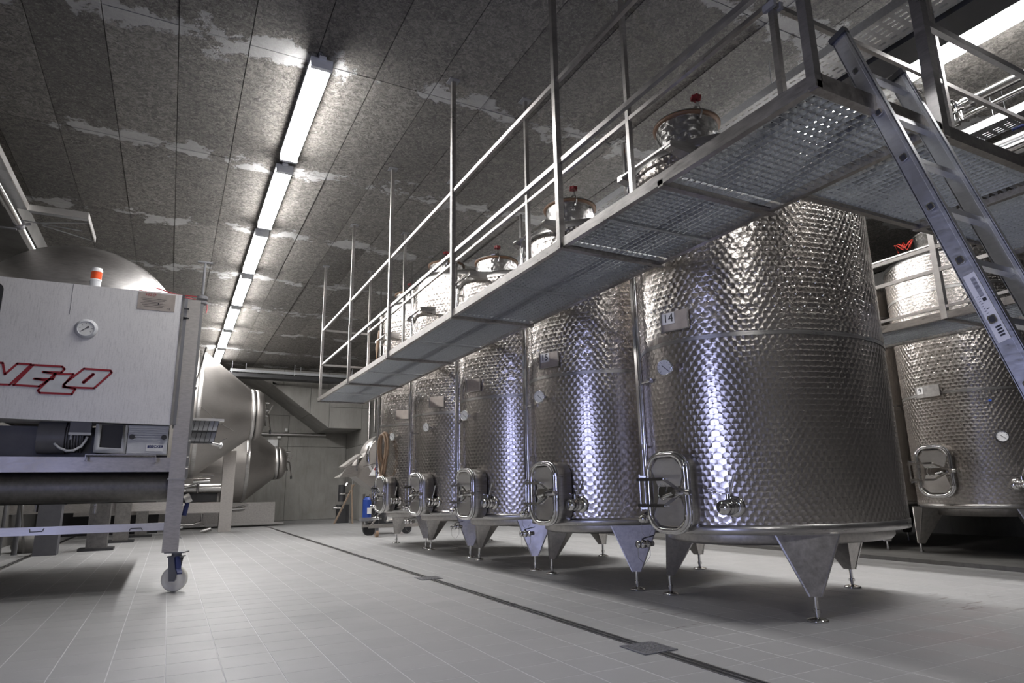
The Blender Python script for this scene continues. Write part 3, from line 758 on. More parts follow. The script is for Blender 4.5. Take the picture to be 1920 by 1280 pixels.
for y in (2.42, 3.95, 5.76, 7.97, 10.1, 12.3):
    bwk('hanger_post', lambda m: m.bb(X1-.02, X1+.02, y-.02, y+.02, ZD+.05, H-.012), 'tube')
    bwk('post_plate', lambda m: m.bb(X1-.06, X1+.06, y-.06, y+.06, H-.014, H-.004), 'shade')
for z in (3.37, 4.05):
    bwk('guard_rail', lambda m: m.bb(X0-.015, X0+.015, 1.6, 12.35, z-.018, z+.018), 'tube')
    bwk('end_rail', lambda m: m.bb(X0, X1, 12.335, 12.365, z-.018, z+.018), 'tube')
for z in (3.37, 4.09):
    bwk('guard_rail', lambda m: m.bb(X1-.016, X1+.016, 2.42, 12.35, z-.018, z+.018), 'tube')
bwk('toe_rail', lambda m: m.bb(X1-.008, X1+.008, 2.42, 12.35, ZD+.06, ZD+.15), 'tube')
# open bracket ends at the corner post
for z in (3.37, 4.05): bwk('rail_bracket', lambda m: (m.bb(X1-.045, X1-.02, 2.37, 2.46, z-.025, z+.025), m.bb(X1+.02, X1+.045, 2.37, 2.46, z-.025, z+.025)), 'shade')

cw = thing('walkway', 'short cross catwalk at top right, in front of tank 14, with the ladder on it', 'walkway', (5.0, 2.0, ZD))
def bcw(name, fn, mat, kind=None):
    m = MB(); fn(m); return local(cw, m.obj(name, mat, cw, kind=kind))
XR = 7.1
bcw('edge_beam', lambda m: m.bb(X1+.03, XR, 1.58, 1.62, ZD, ZD+.07), 'beam')
bcw('edge_beam', lambda m: m.bb(X1+.03, 7.1, 2.36, 2.40, ZD, ZD+.07), 'beam')
for x in (4.4, 5.6, 6.8): bcw('cross_beam', lambda m: m.bb(x-.02, x+.02, 1.6, 2.4, ZD-.01, ZD+.03), 'beam')
bwk('edge_beam', lambda m: m.bb(X0, X1+.05, 1.58, 1.62, ZD, ZD+.07), 'beam')
for a, b in ((X1+.04, 4.38), (4.42, 5.58), (5.62, 6.78)): local(cw, grating(cw, a, b, 1.63, 2.35, 'y'))
for z in (3.37, 4.05):
    bcw('guard_rail', lambda m: m.bb(X1, 6.9, 2.385, 2.415, z-.018, z+.018), 'tube')
    bcw('guard_rail', lambda m: m.bb(3.34, XR, 1.585, 1.615, z-.018, z+.018), 'tube')
for x, y in ((3.31, 1.6), (5.12, 2.4), (5.12, 1.6), (6.7, 1.6)):
    s = .028 if x < 4 else .02
    bcw('hanger_post', lambda m: m.bb(x-s, x+s, y-s, y+s, ZD, H-.012), 'tube')

w2 = thing('walkway', 'second grated catwalk along the rear tanks, seen behind tank 14', 'walkway', (7.6, 2.0, ZD))
def bw2(name, fn, mat, kind=None):
    m = MB(); fn(m); return local(w2, m.obj(name, mat, w2, kind=kind))
bw2('edge_beam', lambda m: m.bb(7.18, 7.22, 2.42, 10.0, ZD, ZD+.08), 'tube'); bw2('edge_beam', lambda m: m.bb(8.02, 8.06, 2.42, 10.0, ZD, ZD+.08), 'beam')
for y in (2.42, 3.76, 5.8, 7.9, 10.0): bw2('cross_beam', lambda m: m.bb(7.2, 8.04, y-.02, y+.02, ZD-.01, ZD+.03), 'beam')
for a, b in ((2.44, 3.74), (3.78, 5.78), (5.82, 7.88)): local(w2, grating(w2, 7.23, 8.01, a, b))
for y in (3.76, 5.8, 7.9, 10.0): bw2('hanger_post', lambda m: m.bb(7.17, 7.23, y-.03, y+.03, ZD, H-.012), 'strip')
for z in (3.24, 3.50): bw2('guard_rail', lambda m: m.bb(7.185, 7.215, 2.42, 10.0, z-.02, z+.02), 'strip')
bw2('toe_rail', lambda m: m.bb(7.19, 7.21, 2.42, 10.0, ZD+.12, ZD+.15), 'strip')

# ------------------------------------------------------------------ aluminium ladder
ld = thing('ladder', 'aluminium ladder leaning on the catwalk edge at the right', 'ladder', (2.95, .85, 0))
def lpt(x, z): return Vector((x, .82+.282*z+.0, z))
dirn = (lpt(0, 3.2)-lpt(0, 0)).normalized(); nrm = Vector((0, -dirn.z, dirn.y))
for x, zt in ((2.77, 3.16), (3.14, 3.02)):
    a, b = lpt(x, 0.02)-nrm*0, lpt(x, zt)
    m = MB(); sd = Vector((1, 0, 0)); Wd = .078
    m.bar(a, b, .006, Wd, nrm)
    for s in (-1, 1): m.bar(a+nrm*(Wd/2*s)+sd*.010, b+nrm*(Wd/2*s)+sd*.010, .026, .006, nrm)
    m.bar(a-sd*.004, b-sd*.004, .003, Wd*.55, nrm)
    st = local(ld, m.obj('stile', 'alu', ld))
    cp = MB(); cp.bar(b, b+dirn*.03, .036, Wd+.012, nrm); local(ld, cp.obj('end_cap', 'black', ld)); cp = MB(); cp.bar(a-dirn*.015, a+dirn*.05, .04, Wd+.014, nrm); local(ld, cp.obj('ladder_foot', 'black', ld))
zr = [.28+.265*i for i in range(11)]
for z in zr:
    p0, p1 = lpt(2.765, z), lpt(3.145, z)
    m = MB(); m.bar(p0, p1, .032, .028, nrm); local(ld, m.obj('rung', 'alu', ld))
    e = MB(); e.prism(rrect(.034, .030, .008, 3), 0, .004, frame(p0-Vector((.010, 0, 0)), (-1, 0, 0), nrm)); so = local(ld, e.obj('rung_socket', 'polish', ld))
    e = MB(); e.prism(rrect(.024, .020, .005, 3), .004, .005, frame(p0-Vector((.010, 0, 0)), (-1, 0, 0), nrm)); ho = e.obj('socket_hole', 'black', so)
# sticker on the stile
mm = frame(lpt(2.7595, 1.66), (-1, 0, 0), dirn)
s_ = local(ld, MB().box((0, 0, .001), (.045, .30, .001), mm).obj('sticker', 'paper', ld))
b_ = MB()
rr = random.Random(3)
for i in range(22): b_.box((.006, .13-i*.004, .002), (.016, rr.choice((.0012, .0024)), .0006), mm)
b_.box((.008, .03, .002), (.014, .014, .0006), mm); b_.box((.003, -.01, .002), (.010, .003, .0006), mm)
for i in range(9): b_.box((-.010+.003*(i % 2), .05-i*.011, .002), (.008, .0014, .0006), mm)
for i in range(4): b_.box((.004, -.09-i*.012, .002), (.022-.004*(i % 2), .007, .0006), mm)
b_.obj('sticker_print', 'ink', s_)

# ------------------------------------------------------------------ cable trays and pipes
def cable_tray(x0, x1, y0, y1, z, label, side=.09, name='cable_tray', across=False):
    t = thing(name, label, 'cable tray', ((x0+x1)/2, y0, z)); lo = t.location
    m = MB(); wd = x1-x0; L = y1-y0
    if not across:
        for s in (x0, x1): m.bb(s-.004-lo.x, s+.004-lo.x, 0, L, 0, side)
        local_rails = m.obj('side_rail', 'tray', t)
        b = MB(); n = 6; 
        for i in range(n): b.bb(x0-lo.x+wd*(i/n), x0-lo.x+wd*((i+.62)/n), 0, L, 0, .003)
        k = int(L/.11)
        for i in range(k+1): b.bb(x0-lo.x, x1-lo.x, i*.11, i*.11+.045, .0005, .0035)
    else:
        for s in (y0, y1): m.bb(x0-lo.x, x1-lo.x, s-.004-lo.y, s+.004-lo.y, 0, side)
        local_rails = m.obj('side_rail', 'tray', t)
        b = MB(); n = 5
        for i in range(n): b.bb(x0-lo.x, x1-lo.x, L*(i/n), L*((i+.6)/n), 0, .003)
        k = int(wd/.11)
        for i in range(k+1): b.bb(x0-lo.x+i*.11, min(x1, x0+i*.11+.045)-lo.x, 0, L, .0005, .0035)
    b.obj('tray_bottom', 'tray', t)
    hg = MB()
    if not across:
        y = .6
        while y < L: 
            for s in (x0, x1): hg.cyl((s-lo.x, y, side), (s-lo.x, y, H-z-.01), .005, n=6)
            y += 1.8
    else:
        x = x0+.5
        while x < x1: hg.cyl((x-lo.x, L/2, side), (x-lo.x, L/2, H-z-.01), .012, n=6); x += 1.8
    hg.obj('hanger_rod', 'tray', t); return t
cable_tray(5.20, 5.62, -2, 16, 4.98, 'perforated cable tray crossing above the neck of tank 14')
t = thing('cable_bundle', 'thick black cable duct running beside the perforated tray', 'cable duct', (5.85, 0, 4.95))
m = MB(); m.bb(-.19, .17, -2, 16, 0, .12); m.obj('duct', 'dark', t)
cable_tray(7.75, 8.05, -1, 16, 4.85, 'narrow cable tray above the second catwalk')
cable_tray(8.7, 9.1, -1, 16, 4.95, 'wide cable tray over the rear tanks')
cable_tray(1.45, 5.75, 23.1, 23.5, 5.02, 'long cable tray under the ceiling along the back wall', across=True)
t = thing('cable_duct', 'dark flat duct under the back wall tray', 'cable duct', (3.5, 22.9, 4.9)); MB().bb(-2.2, 2.2, 0, .5, -.08, .04).obj('duct', 'dark', t)
for x in (-2, 0, 2): MB().cyl((x, .1, .03), (x, .1, H-4.9), .01, n=6).obj('hanger_rod', 'tray', t)
t = thing('steel_pipe', 'thick stainless pipe under the ceiling at the right edge', 'pipe', (7.12, 2.9, 4.9))
m = MB(); m.cyl((0, .25, 0), (0, -4, 0), .055, n=20); m.obj('pipe_run', 'polish', t)
m = MB(); m.tube([(0, .25, 0), (-.02, .36, -.01), (-.08, .44, -.03), (-.17, .45, -.06), (-.25, .38, -.10), (-.28, .28, -.12)], .062, 16); m.obj('elbow', 'mirror', t)
m = MB(); mt = frame((-.28, .28, -.12), (-.15, -1, -.25)); m.lathe([(.055, -.01), (.085, 0), (.085, .02), (.058, .022), (.058, .0)], mt, 24); m.obj('pipe_collar', 'polish', t); m = MB(); m.cyl((0, .20, 0), (0, .27, 0), .08, n=20); m.obj('pipe_collar', 'polish', t)
m = MB(); m.cyl((-.20, .3, -.16), (-.20, .3, -.30), .02, n=8); m.cyl((-.20, .26, -.28), (-.20, .34, -.28), .035, n=10); m.cyl((-.05, .3, -.1), (-.05, .3, -.2), .025, n=8); m.obj('drain_tap', 'polish', t)
for i, (x, z, r, mat, lb) in enumerate(((7.35, 4.88, .03, 'polish', 'thin stainless pipe beside the thick one at the right'), (8.35, 4.75, .035, 'plain', 'stainless pipe over the second catwalk'), (8.5, 4.95, .025, 'white', 'white pipe under the ceiling behind tank 14'))):
    m = MB(); m.cyl((x, -2, z), (x, 16, z), r, n=12); m.obj('steel_pipe', mat, label=lb, cat='pipe')
m = MB(); m.bb(8.56, 8.66, -2, 16, 4.80, 4.93); m.obj('pipe_channel', 'white', label='white rectangular duct above the rear tanks', cat='duct')
m = MB(); m.tube([(7.6, 3.0, 4.62), (7.7, 2.8, 4.66), (7.9, 2.6, 4.72), (8.1, 2.5, 4.74)], .016, 8); m.obj('blue_hose', 'navy', label='dark blue hose hanging between ducts at the right edge', cat='hose')
m = MB(); m.bb(6.0, 6.9, 1.98, 2.04, 4.72, 4.78); m.obj('support_arm', 'tube', label='square steel arm near the corner light at top right', cat='support arm')

# left side tray and pipe
t = thing('cable_tray', 'bent perforated cable tray hanging under the ceiling at far left', 'cable tray', (-2.1, 8.0, 4.9))
m = MB(); m.bb(-.25, .0, -3, 2.45, 0, .003)
for i in range(18):
    m.bb(-.25, .0, -3+.3*i, -2.9+.3*i, -.002, .0)
m.obj('tray_bottom', 'tray', t)
m = MB(); m.bb(0, .012, -3, 2.45, -.005, .09); m.bb(-.26, -.248, -3, 2.45, -.005, .09); m.obj('side_rail', 'strip', t)
m = MB(); m.bar((0, 2.45, .04), (.72, 2.42, .04), .012, .09); m.obj('side_rail', 'strip', t)
m = MB(); m.bar((.72, 2.42, .04), (.72, 3.45, .04), .012, .09); m.obj('side_rail', 'strip', t)
m = MB(); m.bar((.05, 2.50, .0), (.70, 2.50, .0), .10, .004); m.bar((.1, 2.9, 0), (.72, 2.6, 0), .02, .01); m.bar((.1, 3.0, 0), (.72, 3.4, 0), .02, .01); m.bar((-.1, 2.9, 0), (.60, 3.0, 0), .02, .01); m.obj('brace', 'tray', t)
m = MB(); m.bb(-.02, .72, 2.44, 2.75, .075, .08); m.obj('tray_plate', 'tray', t)
t = thing('steel_pipe', 'slanting stainless pipe dropping behind the steel dome at far left', 'pipe', (-2.25, 9, 4.8))
m = MB(); m.cyl((.02, -4, 0), (.02, 3.3, 0), .055, n=16); m.obj('pipe_run', 'polish', t)
m = MB(); m.cyl((.02, 1.75, 0), (.02, 1.85, 0), .07, n=16); m.bar((-.5, 1.8, -.08), (.0, 1.8, -.08), .05, .02); m.cyl((.1, 1.78, 0), (.16, 1.78, .02), .02, n=8); m.obj('clamp', 'shade', t)

# back wall services
t = thing('wall_pipe', 'horizontal grey pipe on the back wall behind the vats', 'pipe', (4.15, 26.2, 3.22))
m = MB(); m.cyl((-1.25, 0, 0), (1.15, 0, 0), .06, n=14); m.obj('pipe_run', 'plain', t)
m = MB(); m.box((-.35, 0, .17), (.09, .06, .12)); m.box((-.6, 0, -.12), (.12, .1, .07)); m.obj('pipe_box', 'white', t)
m = MB(); m.bb(3.15, 3.5, 26.1, 26.3, 2.45, 3.0); m.obj('wall_box', 'white', label='white box on the back wall above the rear vat', cat='wall box')
for i, (x, z0, z1, lb) in enumerate(((6.42, 2.4, 4.3, 'bright vertical pipe on the back wall beside the alcove'), (6.62, 3.2, 4.6, 'thin vertical conduit left of the last tank on the back wall'), (6.8, 3.4, 4.6, 'second thin conduit on the back wall, next to the tanks'))):
    m = MB(); m.cyl((x, 23.93, z0), (x, 23.93, z1), .045 if i == 0 else .025, n=10)
    if i: m.cyl((x, 23.93, z0), (7.2, 23.93, z0), .025, n=8)
    m.obj('wall_conduit', 'plain', label=lb, cat='conduit')

# ------------------------------------------------------------------ wine press at left
pr = thing('wine_press', 'large steel wine press on wheels with red logo cabinet, at left', 'wine press', (-.9, 8.05, 0))
def P(name, m, mat, par=None, **k):
    o = m.obj(name, mat, par or pr, **k)
    if par is None: local(pr, o)
    return o
FY = 8.05
m = MB(); z_ = 3.245
m.add([(-2.6, FY, 1.80), (-.055, FY, 1.757), (-.055, FY, 3.25), (-2.6, FY, 3.235), (-2.6, FY+.5, 1.80), (-.055, FY+.5, 1.757), (-.055, FY+.5, 3.25), (-2.6, FY+.5, 3.235)],
      [(0, 1, 2, 3), (5, 4, 7, 6), (1, 5, 6, 2), (4, 0, 3, 7), (3, 2, 6, 7), (4, 5, 1, 0)])
cab = P('cabinet', m, 'panel')
m = MB(); m.bb(-.06, -.035, FY-.008, FY+.12, 1.765, 3.25); P('corner_strip', m, 'polish')
m = MB(); m.bb(-.035, .0, FY+.02, FY+.5, 1.765, 3.22); P('side_panel', m, 'shade')
m = MB(); m.bb(-1.115, -1.11, FY-.0015, FY, 2.9, 3.24); P('panel_seam', m, 'shade')
m = MB(); m.prism(rrect(.6, .48, .07), 0, .012, face_m((-2.0, FY, 2.93), (0, -1, 0))); P('window_pane', m, 'dark')
m = MB(); m.bb(-.5, .09, FY+.03, FY+.045, 3.252, 3.262); P('red_trim', m, 'redp')
# logo
def lp(cx, cy): return (-1.636+cx*(.956/835)+.00015*(cy-945), 2.358-(cy-945)*.00146+.072*(cx/835))
def logo(name, poly, holes=()):
    pts = [Vector((lp(*p)[0], FY-.006, lp(*p)[1])) for p in poly]
    m = MB(); m.add([(p.x, FY-.0045, p.z) for p in pts], [list(range(len(pts)))]); a = P(name, m, 'lgrey')
    r = MB()
    for pl in (poly,)+tuple(holes):
        q = [Vector((lp(*p)[0], FY-.006, lp(*p)[1])) for p in pl]
        for i in range(len(q)):
            u, v = q[i], q[(i+1) % len(q)]
            if (v-u).length > .001: r.bar(u, v, .021, .004, (0, 1, 0)); r.cyl(u+Vector((0, -.002, 0)), u+Vector((0, .002, 0)), .0105, n=10)
    o = r.obj('logo_outline', 'redp', None); o.parent = a; return a
logo('logo_letter_v', [(-60, 958), (20, 960), (38, 1040), (125, 965), (225, 972), (75, 1112), (-40, 1108)])
logo('logo_letter_e', [(240, 975), (455, 988), (472, 1005), (450, 1030), (312, 1025), (405, 1040), (385, 1078), (250, 1072), (345, 1090), (285, 1128), (100, 1114)])
logo('logo_letter_l', [(400, 1040), (540, 1042), (470, 1118), (480, 1135), (555, 1150), (530, 1187), (290, 1173), (278, 1155)])
logo('logo_letter_o', [(620, 1003), (830, 1018), (838, 1033), (700, 1147), (465, 1135), (468, 1115)], ([(690, 1042), (698, 1046), (622, 1106), (612, 1102)],))
# rating plate
mm = face_m((-.315, FY-.002, 3.135), (0, -1, 0))
m = MB(); m.box((0, 0, 0), (.37, .20, .006), mm); rp = P('rating_plate', m, 'platebrown')
m = MB()
for i in range(6): m.box((-.03, .03-i*.018, .004), (.25-.03*(i % 3), .003, .001), mm)
m.box((.02, -.02, .004), (.01, .02, .001), mm); m.obj('plate_print', 'ink', rp)
text('plate_logo', 'VELO', .045, mm @ Matrix.Translation((-.07, .075, .004)), 'redp', rp, shear=.4)
text('plate_mark', 'CE', .032, mm @ Matrix.Translation((.125, -.075, .004)), 'ink', rp)
# pressure gauge
mm = face_m((-.945, FY, 2.757), (0, -1, 0))
m = MB(); m.lathe([(0, .002), (.105, .002), (.108, .01), (.09, .014), (.085, .03), (.078, .035), (.075, .025)], mm, 32); gg = P('pressure_gauge', m, 'lgrey')
m = MB(); m.lathe([(0, .026), (.075, .026)], mm, 32); m.obj('dial', 'dial', gg)
m = MB(); m.bar(mm @ Vector((.02, .02, .029)), mm @ Vector((-.045, -.035, .029)), .006, .001, (0, -1, 0)); m.cyl(mm @ Vector((.018, .018, .027)), mm @ Vector((.018, .018, .031)), .010, n=10)
for k in range(7):
    a_ = PI*1.2-k*PI*1.4/6; m.bar(mm @ Vector((.05*math.cos(a_), .05*math.sin(a_), .028)), mm @ Vector((.062*math.cos(a_), .062*math.sin(a_), .028)), .003, .001, (0, -1, 0))
m.obj('pointer', 'ink', gg)
# beacon
m = MB(); c0 = Vector((-.945, FY+.25, 3.24)); m.cyl(c0, c0+Vector((0, 0, .14)), .054, n=24); bc = P('signal_beacon', m, 'lgrey')
m = MB(); m.cyl(c0+Vector((0, 0, .145)), c0+Vector((0, 0, .235)), .055, n=24); m.obj('beacon_lens', 'orange', bc)
m = MB(); m.cyl(c0+Vector((0, 0, .235)), c0+Vector((0, 0, .255)), .058, n=24); m.cyl(c0+Vector((0, 0, .255)), c0+Vector((0, 0, .28)), .055, .05, n=24); m.cyl(c0+Vector((0, 0, .133)), c0+Vector((0, 0, .147)), .058, n=24); m.obj('beacon_ring', 'white', bc)
# drum
dm = frame((-1.24, 9.5, 2.95), (0, -1, 0))
prof = [(1.20, -2.8), (1.20, 0), (1.17, .12), (1.05, .26), (.85, .38), (.6, .47), (.3, .52), (0, .535)]
dr = P('drum', MB().lathe(prof, dm, 64), 'drum')
m = MB(); m.lathe([(1.205, -.04), (1.215, -.03), (1.215, .0), (1.2, .01)], dm, 64); m.obj('drum_seam', 'plain', dr)
# frame: column, beams, trough, tray
m = MB(); m.bb(-.02, .135, FY+.05, FY+.35, 1.18, 3.22); col = P('column', m, 'frame')
m = MB(); m.bb(.135, .17, FY+.35, FY+.75, 1.2, 3.26); m.obj('column_side', 'shade', col)
m = MB(); m.bb(-.018, .14, FY+.02, FY+.22, .41, 1.17); lg = P('leg', m, 'frame')
m = MB(); m.bb(-.03, .15, FY+.0, FY+.24, 1.165, 1.185); 
for x in (.005, .12): m.cyl((x, FY+.0, 1.15), (x, FY-.012, 1.15), .009, n=6)
m.obj('flange', 'plain', lg)
m = MB()
for z in (.55, .66, .9, 1.05, 1.3, 1.42, 1.6): m.cyl((.14, FY+.12, z), (.165, FY+.12, z), .012, n=8)
m.obj('bolts', 'polish', lg, kind='stuff')
m = MB(); m.bb(-2.8, -.02, FY+.10, FY+.30, 1.255, 1.41); P('upper_beam', m, 'frame')
m = MB(); m.lathe([(.16, 0), (.16, 2.75)], frame((-2.78, FY+.32, 1.10), (1, 0, 0)), 20); m.cyl((-.035, FY+.32, 1.1), (-.02, FY+.32, 1.1), .16, n=20); P('juice_trough', m, 'shadesteel')
m = MB(); m.bb(-2.8, -.02, FY+.12, FY+.16, .635, .715); tr = P('lower_rail', m, 'strip')
for hx in (-1.15, -.28):
    k = MB(); k.tube([(hx-.06, FY+.115, .70 if hx < -1 else .645), (hx-.05, FY+.09, .67 if hx < -1 else .668), (hx+.05, FY+.09, .67 if hx < -1 else .668), (hx+.06, FY+.115, .70 if hx < -1 else .645)], .004, 6); k.obj('handle', 'ink', tr)
m = MB(); m.bb(-2.8, -.06, FY+.35, FY+.95, 1.42, 1.74); P('inner_panel', m, 'motor')
m = MB(); m.bb(-2.8, -.12, FY+.55, 12.2, .93, .99); m.bb(-2.8, -.12, FY+.55, FY+.6, .93, 1.2); P('shade_tray', m, 'shadesteel')  # dark tray added under the drum to shade the floor
# casters
def caster(x, y):
    before = set(bpy.data.objects)
    caster_parts(x, y)
    q = Matrix.Translation((x, y, 0)) @ Matrix.Rotation(PI/2-.35, 4, 'Z') @ Matrix.Translation((-x, -y, 0))
    for o in set(bpy.data.objects)-before: o.data.transform(q)
def caster_parts(x, y, s=1.0):
    q = MB(); q.lathe([(0, -.022), (.05, -.022), (.06, -.014), (.10, -.014), (.118, -.026), (.13, -.020), (.133, 0), (.13, .020), (.118, .026), (.10, .014), (.06, .014), (.05, .022), (0, .022)], frame((x, y, .133), (1, 0, 0)), 40); wh = P('caster_wheel', q, 'wheel')
    k = MB(); k.cyl((x-.034, y, .133*s), (x+.034, y, .133*s), .03*s, n=16); k.obj('hub', 'lgrey', wh)
    f_ = MB()
    for sx in (-1, 1):
        f_.add([(x+sx*.042, y-.06, .36), (x+sx*.042, y+.07, .36), (x+sx*.042, y+.04, .11), (x+sx*.042, y-.02, .11), (x+sx*.048, y-.06, .36), (x+sx*.048, y+.07, .36), (x+sx*.048, y+.04, .11), (x+sx*.048, y-.02, .11)], [(0, 1, 2, 3), (5, 4, 7, 6), (0, 4, 5, 1), (1, 5, 6, 2), (2, 6, 7, 3), (3, 7, 4, 0)])
    f_.box((x, y, .36), (.12, .15, .012)); f_.cyl((x, y, .36), (x, y, .40), .05, n=14); f_.box((x, y, .405), (.17, .2, .014)); f_.cyl((x-.055, y+.01, .13), (x+.055, y+.01, .13), .014, n=8); fk = P('caster_fork', f_, 'shade')
    b_ = MB(); b_.bar((x-.06, y-.03, .36), (x-.09, y-.06, .24), .05, .03); b_.bar((x-.09, y-.06, .24), (x-.15, y-.10, .20), .05, .02); b_.obj('brake_pedal', 'navy', fk)
caster(.13, FY+.10); 
def caster_x(x, y): caster(x, y)
caster_x(-2.1, 10.6)
# motor, control box, pump on bracket under the cabinet
MY = FY+.14
m = MB(); m.cyl((-1.26, MY+.12, 1.62), (-1.02, MY+.12, 1.62), .175, n=24); m.cyl((-1.02, MY+.12, 1.62), (-.86, MY+.12, 1.62), .13, n=24)
for i in range(6): m.cyl((-1.01+i*.025, MY+.12, 1.62), (-1.0+i*.025, MY+.12, 1.62), .16, n=24)
mo = P('motor', m, 'motor')
m = MB(); m.bb(-.98, -.79, MY-.08, MY+.02, 1.66, 1.78); m.obj('terminal_box', 'motor', mo)
m = MB(); m.bb(-.985, -.785, MY-.085, MY+.02, 1.635, 1.66); m.cyl((-.965, MY-.03, 1.635), (-.965, MY-.03, 1.59), .012, n=8); m.obj('box_lid', 'lgrey', mo)
m = MB(); m.tube([(-1.10, MY-.04, 1.545), (-1.05, MY-.06, 1.50), (-.98, MY-.07, 1.47), (-.92, MY-.07, 1.475), (-.86, MY-.06, 1.52), (-.83, MY-.05, 1.58), (-.82, MY-.04, 1.62)], .013, 8); m.obj('motor_cable', 'lgrey', mo)
m = MB(); m.ring([(-.75, 1.755), (-.455, 1.75), (-.455, 1.445), (-.75, 1.455)], [(-.70, 1.755), (-.50, 1.75), (-.50, 1.50), (-.70, 1.51)], FY+.06, FY+.10, Matrix(((1, 0, 0, 0), (0, 0, 1, 0), (0, 1, 0, 0), (0, 0, 0, 1))))
vb = P('filter_housing', m, 'lgrey'); m = MB(); m.bb(-.74, -.46, FY+.10, FY+.42, 1.455, 1.75); m.obj('filter_box', 'dark', vb)
m = MB(); m.bb(-.45, -.065, FY+.08, FY+.36, 1.44, 1.75); vp = P('vacuum_pump', m, 'lgrey')
m = MB()
for z in (1.72, 1.70, 1.675, 1.65, 1.625, 1.60): m.bb(-.445, -.07, FY+.066, FY+.08, z, z+.012)
m.bb(-.445, -.07, FY+.066, FY+.08, 1.45, 1.555); m.obj('pump_fins', 'lgrey', vp)
m = MB()
for x in (-.41, -.105): m.cyl((x, FY+.075, 1.625), (x, FY+.045, 1.625), .027, n=14)
m.obj('pump_plugs', 'dark', vp)
m = MB(); m.bb(-.265, -.10, FY+.058, FY+.067, 1.475, 1.545); lb = m.obj('pump_label', 'white', vp)
text('pump_name', 'BECKER', .038, face_m((-.168, FY+.057, 1.523), (0, -1, 0)), 'navy', vp, off=.0012)
m = MB(); m.box((-.245, FY+.0565, 1.523), (.018, .001, .028)); m.obj('pump_emblem', 'navy', vp)
m = MB(); m.bb(-.80, -.17, FY+.0, FY+.30, 1.425, 1.435); m.bb(-.81, -.80, FY+.0, FY+.05, 1.365, 1.435); m.bb(-.17, -.16, FY+.0, FY+.05, 1.35, 1.435); m.bb(-.81, -.77, FY+.0, FY+.05, 1.36, 1.368); m.bb(-.20, -.16, FY+.0, FY+.05, 1.345, 1.353); P('pump_bracket', m, 'plain')
# louvred guard on the right of the column
m = MB()
m.bb(.14, .52, 8.60, 8.72, 1.87, 1.90)
gd = P('step_grille', m, 'strip')
m = MB()
for i in range(7):
    x = .15+.052*i; m.add([(x, 8.60, 1.87), (x+.006, 8.60, 1.87), (x-.04, 8.60, 1.60), (x-.046, 8.60, 1.60), (x, 8.63, 1.87), (x+.006, 8.63, 1.87), (x-.04, 8.63, 1.60), (x-.046, 8.63, 1.60)], [(0, 1, 2, 3), (5, 4, 7, 6), (0, 4, 5, 1), (1, 5, 6, 2), (3, 2, 6, 7), (0, 3, 7, 4)])
for z in (1.74, 1.61): m.bb(.10, .44, 8.595, 8.635, z-.006, z+.012)
m.obj('grille_slats', 'dark', gd)
m = MB(); m.add([(.14, 8.64, 1.87), (.47, 8.64, 1.87), (.42, 8.64, 1.60), (.10, 8.64, 1.60)], [(0, 1, 2, 3)]); m.obj('grille_back', 'lgrey', gd)
m = MB(); m.cyl((.40, 8.55, 1.60), (.52, 8.55, 1.57), .02, n=10); m.cyl((.49, 8.55, 1.575), (.51, 8.55, 1.573), .035, n=12); m.bar((.47, 8.55, 1.62), (.56, 8.55, 1.66), .008, .008); P('drain_cock', m, 'polish')
m = MB(); m.cyl((.16, FY+.25, .95), (.22, FY+.25, .98), .05, n=12); P('hose_fitting', m, 'plain')
m = MB(); m.cyl((.17, FY+.25, .78), (.19, FY+.25, .92), .025, n=12); P('hose_stub', m, 'navy')
m = MB(); m.bb(-.035, .02, FY-.006, FY+.0, 3.08, 3.10); m.cyl((-.03, FY+.02, 2.99), (.03, FY+.02, 2.985), .018, .006, n=8); P('latch', m, 'ink')
t = thing('overhead_anchor', 'small ceiling bracket with a red cord above the press column', 'bracket', (.16, 9.0, 3.9))
m = MB(); m.cyl((0, 0, -.35), (0, 0, .08), .016, n=8); m.cyl((0, 0, -.42), (0, 0, -.38), .07, n=14); m.cyl((0, 0, -.48), (0, 0, -.45), .07, n=14); m.obj('rod', 'shade', t)
m = MB(); m.bb(-.09, .09, -.02, .02, .08, .10); m.obj('cross_plate', 'shade', t)
m = MB(); m.tube([(-.55, -.05, -.34), (-.2, -.02, -.42), (-.07, 0, -.43)], .008, 6); m.tube([(.06, 0, -.44), (.07, -.02, -.55), (.06, -.1, -.62)], .006, 6); m.obj('red_cord', 'redp', t)

